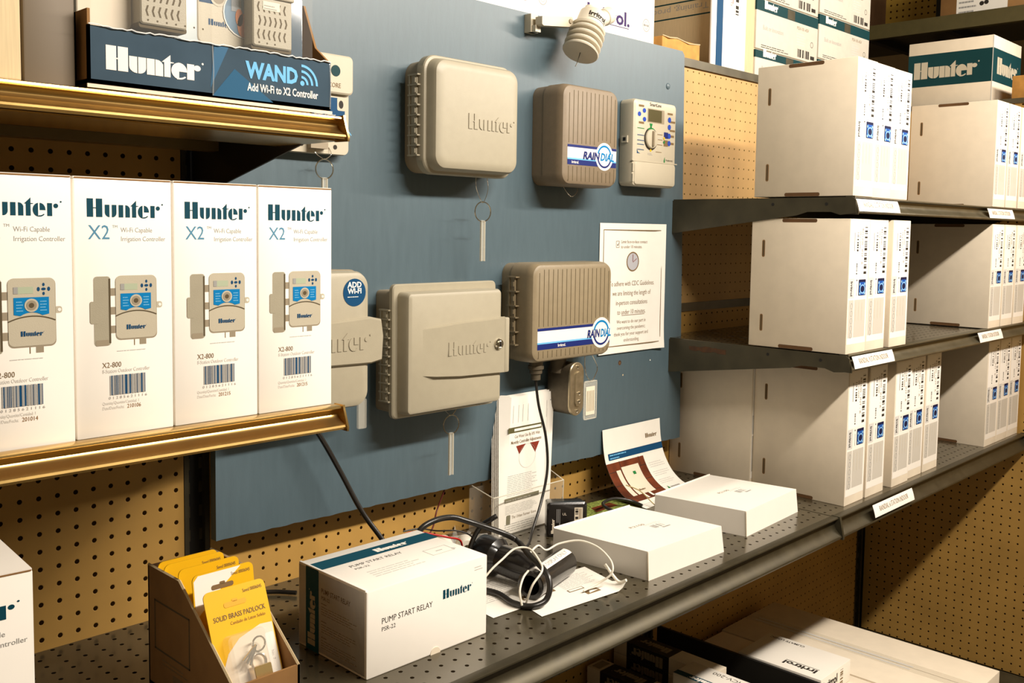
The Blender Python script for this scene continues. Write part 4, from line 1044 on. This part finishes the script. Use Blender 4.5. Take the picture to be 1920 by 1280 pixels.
def pad_card(lab, y, z, lean, front_card=False, white_top=False):
    loc = (-5.4, y, z); t = thing('padlock_card', lab, 'package', loc, rot=(math.radians(-lean), 0, 0), group='padlock cards in the counter tray')
    b = MB(); H = 6.45 if front_card else 6.2; w = 3.3
    b.loft(0, w, 0, H, .3, [(.03, 0), (-.03, 0)], yellow, 5); b.build('card', t)
    b = MB(); p = Pr(b, front(0, -.03, 0), .008)
    if white_top: p.poly([(.06, H - .3), (.3, H - .06), (2.6, H - .05), (1.6, H - .8), (.2, H - 2.0), (.06, H - 2.0)], gloss, 1)
    p.text('Saved 00006045', 2.05, H - .42, .24, brownink, 2, width=1.05)
    p.rrect(.95, H - .92, 2.15, H - .68, .1, orange if front_card else brownink, 2); p.rrect(1.4, H - .72, 1.7, H - .58, .06, orange if front_card else brownink, 2)
    if front_card:
        p.text('SOLID BRASS PADLOCK', .28, H - 1.45, .34, brownink, 2, width=2.8, bold=.01); p.text('Candado de Laton Solido', 1.1, H - 1.75, .22, kraft, 2, width=1.9)
        p.poly([(.05, .1), (3.25, .1), (3.25, H - 2.15)] + [(2.6, H - 2.1), (1.4, H - 2.45), (.7, H - 3.0), (.3, H - 3.7), (.05, H - 4.4)], whitem, 1)
        p.rrect(2.72, .4, 3.2, H - 2.6, .1, gloss, 2); p.text('PADLOCK', 3.0, 1.6, .26, greyink, 3, rot=-90); p.text('No. 7', 2.9, 3.0, .2, greyink, 3, rot=-90)
    b.build('print', t, recalc=False)
    if front_card:
        b = MB(); b.loft(.5, 2.8, .2, H - 2.2, .3, [(-.03, 0), (-.5, .05), (-.62, .18)], blister, 5, caps=(False, True)); b.build('blister', t)
        b = MB(); b.loft(1.5, 2.45, 1.5, 2.55, .08, [(-.1, 0), (-.60, 0), (-.64, .04)], brass, 3); b.torus((1.98, -.3, 2.7), .38, .08, (0, 1, 0), chrome, 18, 8, 0, 360); b.build('padlock', t)
        b = MB()
        for a in (0, 14, 26): 
            r = math.radians(215 + a); dx, dz = math.cos(r), math.sin(r)
            b.tube([(1.9, -.5 - a * .002, 3.5), (1.9 + dx * .5, -.5, 3.5 + dz * .5), (1.9 + dx * .95, -.5, 3.5 + dz * .95)], .07, chrome, 6)
        b.torus((2.1, -.45, 3.5), .34, .05, (0, 1, .2), chrome, 18, 6); b.build('keys', t)
    return t
pad_card('rearmost yellow padlock card in the counter tray', -8.7, -8.2, 0)
pad_card('yellow padlock card second from the back of the tray', -9.6, -8.15, 2)
pad_card('yellow padlock card in the middle of the tray', -11.2, -8.0, 3)
pad_card('yellow padlock card with white top, second from the front', -13.1, -7.9, 8, white_top=True)
pad_card('front padlock card with clear blister showing brass lock and keys', -15.75, -8.3, 23, front_card=True)

# papers, pipe fitting, cords
loc = (20, -14, -8.48); t = thing('printed_sheet', 'white printed sheet lying under the black pipe fitting', 'paper', loc)
b = absmb(loc)
O_ = Vector((15.5, -16.2, -8.46)); Uv = Vector((7.5, -.75, 0)); Vv = Vector((1.2, 4.6, 0))
def fm2(u, v, h):
    z = .0 + (.55 * max(0, u - .93) / .07 * max(0, 1 - v * 3) if u > .93 else 0)
    return O_ + Uv * u + Vv * v + Vector((0, 0, z + h))
p = Pr(b, fm2, .008); p.rect(0, 0, 1, 1, paper, 0, 20, 6); b.build('sheet', t, recalc=False)
b = absmb(loc); p = Pr(b, fm2, .01); p.rect(.05, .55, .42, .68, brownink); p.lines(.07, .57, .40, .66, 1, paper, 2); p.rect(.62, .18, .78, .30, brownink); p.poly([(.65, .2), (.68, .28), (.77, .23)], paper, 2); p.lines(.5, .5, .95, .9, 12, greyink, th=.2); p.rect(.5, .38, .68, .46, brownink); p.rect(.51, .395, .67, .445, paper, 2); p.lines(.08, .75, .4, .95, 8, greyink, th=.2); b.build('print', t, recalc=False)
b = absmb((16, -12, -8.49)); p = Pr(b, flat((13.2, -14.3, -8.47), (1, -.06, 0), (.1, 1, 0))); p.rect(0, 0, 7.5, 5.5, paper, 0, 3, 3); p.lines(1, 2, 6, 5, 12, greyink, 1, th=.2); p.rect(3.2, .4, 5.4, .9, brownink, 1)
solo(b, 'printed_sheet', 'white printed leaflet behind the relay carton, under the cords', 'paper', (16, -12, -8.49), recalc=False)

loc = (17.5, -13, -8.4); t = thing('pipe_fitting', 'black plastic pipe tee with display-only sticker lying on the sheet', 'pipe fitting', loc)
b = absmb(loc)
Ax = Vector((5.7, -.1, 0)).normalized()
e0 = Vector((16.9, -13.9, -7.5)); e1 = Vector((21.9, -12.5, -7.5))
ax = (e1 - e0).normalized(); L = (e1 - e0).length
b.lathe([(.60, 1.6), (.64, 0), (.86, 0), (.92, .05), (.92, L - .1), (.88, L), (.5, L)], e0, ax, blkplastic, 32, caps=(True, True))
b.build('barrel', t)
b = absmb(loc)
h0 = Vector((18.2, -8.6, -7.05)); h1 = Vector((18.7, -12.6, -7.4)); ax2 = (h1 - h0).normalized(); L2_ = (h1 - h0).length
b.lathe([(1.0, -.6), (1.2, -.5), (1.32, 0), (1.32, .9), (1.15, 1.1), (1.0, 1.3), (1.0, L2_ * .75), (.85, L2_)], h0, ax2, blkplastic, 32)
b.build('branch', t)
b = absmb(loc); nz = Vector((-.25, -.35, 1)); nz = (nz - ax * nz.dot(ax)).normalized(); nx = ax.cross(nz)
def cyl2(u, v, h):
    a = -v / .92; return e0 + ax * u + (nz * math.cos(a) + ax.cross(nz) * -math.sin(a) * -1) * (.93 + h)
p = Pr(b, cyl2, .012); p.rect(.55, -.32, L - .1, .34, gloss, 0, 10, 5); p.text('FOR DISPLAY ONLY', .75, -.17, .42, greyink, 1, width=L - 1.2); b.build('sticker', t, recalc=False)

def cord(name, lab, pts, r, m, cat='cord', loc=None, n=8, group=None):
    loc = loc or tuple(pts[0]); b = absmb(loc); b.tube(spline(pts, n), r, m, 14)
    return solo(b, name, lab, cat, loc, group=group)
cord('loose_cable', 'thick black cord running down from the lower bronze shelf to the relay carton', [(6.8, -3.6, 3.4), (8.0, -3.8, 1.6), (9.3, -4.0, -.7), (10.5, -4.7, -3.4), (11.5, -5.6, -5.3), (12.2, -6.4, -7.0)], .17, rubber)
cord('loose_cable', 'black cord on the shelf between the padlock tray and relay carton', [(4.2, -.9, -8.3), (5.0, -1.4, -8.3), (5.8, -2.0, -8.3), (6.6, -3.0, -8.3)], .14, rubber)
cord('power_cable', 'thin black cord hanging from the wide ribbed controller past the leaflets', [(27.9, -4.0, 3.45), (27.95, -4.3, 1.5), (28.3, -4.8, -1), (28.1, -5.2, -3.5), (27.0, -5.6, -5.8), (25.2, -6.4, -7.4), (23.6, -7.4, -8.0), (21.6, -8.0, -8.1)], .11, rubber)
cord('loose_cable', 'thick black looped cord over the pipe fitting', [(11.4, -8.8, -5.6), (11.8, -8.9, -4.1), (12.9, -9.0, -3.6), (14.8, -8.7, -3.8), (15.9, -9.2, -4.2), (16.8, -10.0, -4.6), (17.6, -10.7, -5.0), (18.4, -11.1, -5.5), (18.1, -11.9, -5.6), (17.6, -13.3, -6.0), (17.4, -14.7, -6.5), (17.2, -15.3, -7.2), (16.7, -15.4, -8.0), (15.8, -15.0, -8.25), (15.4, -13.8, -8.25), (15.8, -12.0, -8.25), (15.2, -10.4, -8.25), (13.6, -8.6, -8.25)], .19, rubber, n=10)
cord('loose_cable', 'short black cord arching beside the round fitting', [(16.6, -8.2, -8.1), (16.9, -8.3, -6.4), (17.3, -8.8, -5.0), (17.6, -9.6, -4.3), (17.9, -9.8, -4.1)], .17, rubber)
cord('signal_wire', 'white wire looping from the fitting over the flat carton corner', [(18.9, -12.0, -6.3), (19.9, -11.8, -6.1), (20.4, -12.1, -6.45), (21.5, -12.3, -6.2), (22.5, -13.2, -6.0), (22.9, -14.4, -6.2), (22.7, -15.6, -6.6), (22.3, -16.3, -7.0), (22.0, -16.3, -7.5), (21.4, -15.8, -8.0), (20.3, -15.5, -8.3)], .07, whitew, n=10)
cord('signal_wire', 'white wire crossing in front of the black fitting to the sheet', [(14.4, -11.8, -7.4), (15.2, -12.0, -6.6), (16.1, -12.1, -6.1), (17.2, -12.2, -5.6), (17.9, -12.8, -5.6), (17.5, -14.0, -5.9), (17.0, -14.8, -6.3), (16.0, -14.9, -7.0), (15.9, -14.5, -8.2)], .07, whitew, n=10)
cord('signal_wire', 'short white wire curling beside the pipe mouth', [(15.4, -14.6, -8.2), (15.5, -14.3, -7.4), (16.1, -14.0, -6.8), (16.9, -13.7, -6.6)], .07, whitew)
cord('red_wire', 'bright red wire lying behind the relay carton', [(11.2, -7.6, -4.6), (13.0, -6.9, -4.8), (14.5, -6.6, -5.3), (16.0, -7.0, -5.8), (17.2, -7.0, -6.3), (17.8, -6.6, -7.4)], .07, redw)
cord('black_wire', 'thin black wire beside the red wire', [(12.2, -6.9, -4.6), (13.4, -7.2, -4.6), (14.3, -7.8, -4.8), (15.7, -8.2, -5.0), (16.6, -8.5, -5.4), (17.4, -8.3, -6.2), (18.2, -7.6, -7.4)], .05, rubber)
cord('red_wire', 'dark red wire rising to the bottom edge of the board', [(20.6, -1.6, -4.4), (20.0, -1.4, -6.0), (18.6, -2.6, -6.6), (17.4, -3.3, -7.2), (17.0, -3.6, -8.2)], .06, mat('dark_red_wire', (.10, .012, .008), .5))
cord('white_wire', 'thin clip of white wire standing up at the sheet corner', [(23.0, -16.9, -7.9), (22.9, -16.3, -8.1), (22.6, -15.4, -7.1)], .10, whitew)

# small clutter behind the relay carton
for k, (x, y, lab) in enumerate(((18.3, -4.3, 'white film-canister-like solenoid behind the red wire, left one'), (19.5, -5.3, 'white solenoid with dark centre, right one'))):
    b = MB(); b.lathe([(.3, 0), (.62, .02), (.66, .15), (.66, 1.3), (.6, 1.4)], (0, 0, .66), (.55, .83, 0), whitew, 24); b.lathe([(.3, -.02), (.3, .06)], (0, 0, .66), (.55, .83, 0), steel, 16)
    solo(b, 'solenoid', lab, 'solenoid', (x, y, -8.5), group='white solenoids behind the relay carton')
b = MB()
for k in range(5): b.tube(spline([(random.uniform(-1.5, 1.5), random.uniform(-1, 1), .1), (random.uniform(-1.5, 1.5), random.uniform(-1, 1), random.uniform(.5, 1.6)), (random.uniform(-1.5, 1.5), random.uniform(-1, 1), .2)], 6), .04, redw if k < 2 else (rubber if k < 4 else whitew), 6)
solo(b, 'wire_bundle', 'tangle of thin coloured wires behind the relay carton', 'wires', (17.0, -3.2, -8.5))
b = MB(); q = [(random.uniform(-1.8, 1.8), random.uniform(-1.1, 1.1), random.uniform(.02, 1.3)) for _ in range(12)]
b.add([(x, y, z) for x, y, z in q] + [(-1.9, -1.2, .02), (1.9, -1.2, .02), (1.9, 1.2, .02), (-1.9, 1.2, .02)], [(0, 12, 13), (1, 13, 14), (2, 14, 15), (3, 15, 12), (0, 4, 12), (5, 13, 6), (7, 14, 8), (9, 15, 10), (0, 13, 5), (4, 9, 12), (6, 14, 7), (10, 11, 3)], blister)
solo(b, 'plastic_bag', 'crumpled clear plastic bag behind the solenoids', 'bag', (21.6, -2.6, -8.5))

# leaflet holder with leaflets
loc = (27.6, -2.9, -8.5); t = thing('leaflet_holder', 'clear acrylic leaflet holder standing against the board', 'leaflet holder', loc)
b = absmb(loc)
b.quad((23.4, -1.35, -8.45), (31.2, -1.35, -8.45), (31.2, -1.35, -1.8), (23.4, -1.35, -1.8), acryl)
b.quad((23.0, -4.3, -8.45), (31.0, -4.3, -8.45), (31.0, -4.4, -5.0), (23.0, -4.4, -5.0), acryl)
b.quad((23.0, -4.3, -8.45), (23.4, -1.35, -8.45), (23.4, -1.35, -4.6), (23.0, -4.4, -5.0), acryl)
b.quad((31.0, -4.3, -8.45), (31.2, -1.35, -8.45), (31.2, -1.35, -4.0), (31.0, -4.4, -5.0), acryl)
b.build('shell', t, recalc=False)
b = absmb(loc)
for a, c_ in (((23.0, -4.4, -5.0), (31.0, -4.4, -5.0)), ((23.0, -4.4, -5.0), (23.0, -4.3, -8.45)), ((31.0, -4.4, -5.0), (31.0, -4.3, -8.45)), ((23.0, -4.4, -5.0), (23.4, -1.45, -4.6)), ((31.0, -4.4, -5.0), (31.2, -1.45, -4.0)), ((23.4, -1.45, -4.6), (23.6, -1.45, -2.4)), ((23.6, -1.45, -2.4), (24.0, -1.45, -1.85))):
    b.tube([a, c_], .045, acryle, 5)
b.build('edge_beads', t)
loc = (27.3, -3.1, -8.4)
t = thing('leaflet_stack', 'stack of white printed leaflets standing in the clear holder', 'leaflets', loc)
Ub = Vector((1, 0, .0)); 
def lf(u, v, h):     # u across 0..6, v up 0..11; leans back, top curls at the left
    y = -3.75 + 1.05 * (v / 11) - h
    if u < .45: y += (.45 - u) * 1.6 * (v / 11)
    return Vector((24.25 + u + .16 * v * .9, y, -8.4 + v * .955))
b = absmb(loc)
for k in range(5):
    off = k * .16
    f3 = (lambda o: (lambda u, v, h: lf(u, v, h) + Vector((-.06 * o * 3, o, -.02 * o))))(off)
    Pr(b, f3, .01).rect(0, 0, 5.75, 10.9 + .12 * (k % 2), paper, 0, 8, 8)
b.build('sheets', t, recalc=False)
b = absmb(loc); p = Pr(b, lf, .015)
p.rect(.55, 8.0, 4.4, 8.45, greenfl, 1, 4, 1); p.rect(1.2, 8.12, 4.3, 8.32, paper, 2, 4, 1); p.text('Cut Water Use By 30% With', 1.3, 7.55, .36, brownink, 1, width=2.9); p.text('Monthly Controller Adjustments', .9, 7.1, .38, brownink, 1, width=3.5, bold=.01)
p.poly([(1.5, 6.9), (2.6, 6.95), (1.9, 6.2)], redp, 1); p.poly([(3.1, 6.95), (4.2, 6.95), (3.75, 6.1)], redp, 1); p.ring(2.85, 5.95, .95, .98, lightink, 1, ky=1.0)
p.lines(.7, 3.0, 4.3, 4.7, 12, greyink, 1, th=.22); p.rect(.5, 2.5, 4.4, 2.85, greenfl, 1, 4, 1); p.lines(.6, 2.6, 4.3, 2.8, 1, paper, 2)
p.lines(.6, 1.6, 4.3, 2.35, 6, greyink, 1, th=.22, seed=6); p.text('The Urban Farmer Store', 1.35, 1.15, .34, brownink, 1, width=2.8); p.rrect(.75, .75, 1.2, 1.5, .1, greenfl, 1); p.lines(.6, .2, 4.4, .9, 4, greyink, 1, th=.3, seed=9)
for u in (1.0, 1.6, 2.1, 2.7, 4.9): p.lines(u, 8.8, u + .04, 10.2, 1, greyink, 1, vert=True, th=.8, rag=0)
p.lines(5.0, 3, 5.04, 9.5, 1, lightink, 1, vert=True, th=.8, rag=0)
b.build('print', t, recalc=False)

# black power adapter
loc = (27.15, -6.1, -8.5); t = thing('power_adapter', 'black box-shaped power adapter standing in front of the leaflet holder', 'adapter', loc, -38)
b = MB(); b.loft(0, 3.15, 0, 2.7, .25, [(1.7, .3), (1.55, .12), (.5, .06), (.45, 0), (.1, 0), (0, .14)], blkplastic, 6); b.build('case', t)
b = MB(); p = Pr(b, front(0, -.005, 0)); p.rect(2.15, .6, 2.8, 2.3, whitem); p.bars(2.22, .7, 2.45, 2.2, ink, 2, n=20, vert=False); p.lines(2.52, .7, 2.75, 2.2, 2, brownink, 2, vert=True); p.text('UL', 1.2, 1.7, .28, whitem); p.lines(.75, .8, 1.1, 2.2, 3, greyink, vert=True); p.word(.6, .3, 1.1, whitem, rot=90); b.build('rating_label', t, recalc=False)

# curled data sheet with brick picture
loc = (43, -2.2, -8.45); t = thing('data_sheet', 'curled white product sheet with photo of a wall controller leaning on the board', 'paper', loc)
cv = [(-2.05, -2.42), (-2.12, -3.3), (-2.25, -4.3), (-2.5, -5.3), (-3.0, -6.3), (-3.7, -7.2), (-4.7, -7.9), (-5.9, -8.25), (-7.2, -8.4), (-8.6, -8.42)]
cp = spline([(0, a, c_) for a, c_ in cv], 6); cl = [0]
for a, c_ in zip(cp, cp[1:]): cl.append(cl[-1] + (c_ - a).length)
def ds(u, v, h):   # v = distance down from the top edge (negative v = down)
    s_ = min(max(-v, 0), cl[-1] - 1e-4); i = 0
    while cl[i + 1] < s_: i += 1
    t_ = (s_ - cl[i]) / (cl[i + 1] - cl[i]); q = cp[i].lerp(cp[i + 1], t_); d = (cp[i + 1] - cp[i]).normalized(); n = Vector((0, d.z, -d.y))
    if n.y > 0 or (abs(n.y) < .01 and n.z < 0): n = -n
    return Vector((38.85 + u, q.y, q.z)) + n * h
H = cl[-1]
b = absmb(loc); Pr(b, ds, .01).rect(0, -H + .05, 8.6, 0, paper, 0, 2, 40); b.build('sheet', t, recalc=False)
b = absmb(loc); p = Pr(b, ds, .015)
p.word(6.2, -1.55, 1.75, brownink, 1); p.rect(.5, -2.8, 8.6, -2.2, stripe, 1, 1, 3); p.lines(.7, -2.42, 3.8, -2.3, 1, skyblue, 2, th=.8); p.lines(.7, -2.7, 2.4, -2.58, 1, skyblue, 2, th=.8)
p.rect(0, -7.4, 5.4, -3.05, wood1, 1, 2, 12)
for v in (-3.9, -5.2, -6.5): p.rect(0, v, 5.4, v + .05, ink, 2, 2, 1)
for u, v in ((1.8, -3.9), (3.4, -5.2), (4.6, -3.9), (1.0, -7.4), (4.4, -6.5)): p.rect(u, v, u + .05, v + .9, ink, 2, 1, 2)
p.rect(1.8, -6.6, 4.3, -3.6, whitem, 3, 2, 8); p.rect(1.0, -6.6, 1.6, -3.8, whitem, 3, 1, 8); p.rect(3.1, -4.5, 3.5, -4.2, green, 4); p.word(2.4, -6.2, .9, brownink, 4)
p.rect(2.3, -7.3, 2.55, -6.6, gloss, 3, 1, 3); p.rect(3.1, -7.2, 3.4, -6.6, gloss, 3, 1, 3)
for k in range(3): p.lines(5.8, -4.3 - k * .9, 8.2, -3.7 - k * .9, 3, lightink, 1, th=.3, seed=k)
p.poly([(5.9, -6.9), (6.1, -6.5), (6.25, -6.9)], green, 1); p.lines(6.4, -6.85, 8.2, -6.65, 1, greyink, 1, th=.8)
p.lines(.6, -8.8, 8.0, -7.8, 4, lightink, 1, th=.3)
b.build('print', t, recalc=False)
b = absmb((35.2, -6.5, -8.45)); p = Pr(b, flat((31.8, -7.3, -8.46), (1, -.1, 0), (.1, 1, 0))); p.rect(0, 0, 7.0, 5.4, gravel, 0, 2, 2); p.poly([(1.5, 1.0), (4.0, 1.4), (3.6, 2.8), (1.2, 2.4)], paper2, 1); p.rect(0, 0, 7, .6, ink, 1); p.poly([(3, 3), (6, 3.4), (6, 4.4), (3.5, 4.2)], wood1, 1)
solo(b, 'brochure', 'colourful garden brochure lying behind the black adapter', 'brochure', (35.2, -6.5, -8.45), recalc=False)
cord('loose_cable', 'small black cord loop on the garden brochure by the data sheet', [(35.8, -7.2, -8.1), (35.0, -6.2, -7.9), (35.4, -5.0, -7.7), (37.0, -4.9, -7.6), (38.4, -5.6, -7.9), (38.8, -6.6, -8.2)], .14, rubber)
cord('signal_wire', 'short stripped wire end on the data sheet', [(38.0, -5.4, -6.5), (38.9, -6.2, -7.0), (39.5, -7.0, -7.9), (39.6, -7.6, -8.3)], .045, mat('wire_tan', (.45, .33, .12), .5))

# ================================================================== lower deck
def low(lab, name, x0, x1, y0, y1, z0, z1, m, rz=0, group=None):
    loc = (x0, y0, z0); t = thing(name, lab, 'box', loc, rz, group); b = absmb(loc); b.bevbox(x0, x1, y0, y1, z0, z1, m, .06); b.build('carton', t); return t, loc
b = absmb((50.6, -12, -38.3)); b.box(50.45, 50.75, -25, -.3, -38.3, -24.0, black); solo(b, 'shelf_divider', 'black upright divider panel on the bottom deck below the right bay', 'divider', (50.6, -12, -38.3))
t, loc = low('long white carton with taped seam lying on the bottom deck', 'long_carton', 60.6, 71.8, -25.6, -1.5, -38.3, -27, whitem)
b = absmb(loc); p = Pr(b, top(60.6, -25.6, -27)); p.rect(4.6, 0, 6.6, 24, tapem); p.rect(5.55, 0, 5.6, 24, beigedk, 2); p.lines(5, 1, 6.4, 23, 2, lightink, 2, vert=True); b.build('packing_tape', t)
low('white carton between divider and long carton on the bottom deck', 'long_carton', 51.0, 60.4, -25.5, -1.7, -38.3, -27.05, whitem)
t, loc = low('small white carton with bold black maker name on the bottom stack', 'small_carton', 53.0, 59.2, -16.4, -8.0, -27.0, -24.9, white, 1)
b = absmb(loc); p = Pr(b, left(53, -8.0, -27.0)); p.text('Irritrol', .4, .75, 1.4, ink, bold=.04, width=4.0); p.rect(.5, .45, 4.3, .55, ink)
p = Pr(b, top(53, -16.4, -24.9)); p.text('CLIMATE LOGIC', 5.7, 4.3, .5, ink, bold=.02, rot=90, width=3.6); p.text('Irritrol', 1.6, 1.0, 1.05, ink, rot=90, bold=.04, width=3.3); p.rect(1.75, 1.0, 1.83, 4.3, ink)
p = Pr(b, front(53, -16.4, -27)); p.text('Irritrol', .4, .9, 1.1, ink, bold=.04, width=3.0); p.bars(4, .2, 4.6, 1.8, brownink, vert=False)
b.build('print', t, recalc=False)
# lower shelf in the middle bay, in deep shade
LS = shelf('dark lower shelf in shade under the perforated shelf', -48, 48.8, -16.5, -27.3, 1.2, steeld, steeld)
def valve_box(lab, x, y, z):
    t = thing('valve_carton', lab, 'box', (x, y, z), group='black-banded white cartons on the dark lower shelf')
    w, h, d = 2.15, 1.42, 10.8
    b = MB(); b.bevbox(0, w, -d, 0, 0, h, whitem, .04); b.build('carton', t)
    b = MB(); p = Pr(b, top(0, -d, h)); p.rect(0, 4.6, w, 9.3, black); p.rect(.3, 9.6, w - .3, 10.5, beigedk); p.word(1.6, 5.3, 3.2, beigedk, 2, rot=90, sy=1.3)
    p = Pr(b, left(0, 0, 0)); p.rect(1.5, 0, 6.2, h, black); p.word(5.5, h - .3, 3.4, beigedk, 2, rot=180, sy=1.2)
    b.build('band_print', t, recalc=False)
    return t
for k in range(3): valve_box(('lowest', 'second', 'topmost')[k] + ' black-banded carton of the stack nearest the divider', 43.3, -.45, -27.28 + 1.45 * k)
for k in range(2): valve_box(('lower', 'upper')[k] + ' black-banded carton of the stack farther from the divider', 39.2, -.6, -27.28 + 1.45 * k)
t, loc = low('white valve carton with navy edge stripe on the dark lower shelf', 'small_carton', 40.2, 43.25, -19.5, -9.2, -24.3, -22.4, white, 0)
b = absmb(loc); p = Pr(b, top(40.2, -19.5, -22.4)); p.rect(0, 0, .75, 10.3, navy); p.word(.6, 6.2, 2.6, gloss, 2, rot=90); p.text('ICV-200', 2.6, 5.2, .7, ink, rot=90, width=2.6)
b.build('print', t, recalc=False)

# printed faces, stickers and fittings belong to the part they sit on
HOST = {'face_print': ('body',),
        'embossed_lettering': ('latch_band', 'lid'), 'rib_grooves': ('lid',), 'name_label': ('lid',), 'lock': ('latch_band',), 'hinge': ('body',),
        'price_label': ('price_rail',), 'screw': ('cover_plate',), 'slot_pattern': ('module',), 'round_sticker': ('door',), 'sticker': ('barrel',),
        'lettering': ('housing',),  'screw_head': ('panel',), 'paint_chip': ('panel',)}
def base(n): return n.split('.')[0]
for root in [o for o in bpy.data.objects if o.parent is None and o.type == 'EMPTY']:
    kids = list(root.children)
    for k in kids:
        for h in HOST.get(base(k.name), ()):
            hs = [q for q in kids if base(q.name) == h]
            if hs:
                k.parent = hs[0]; break
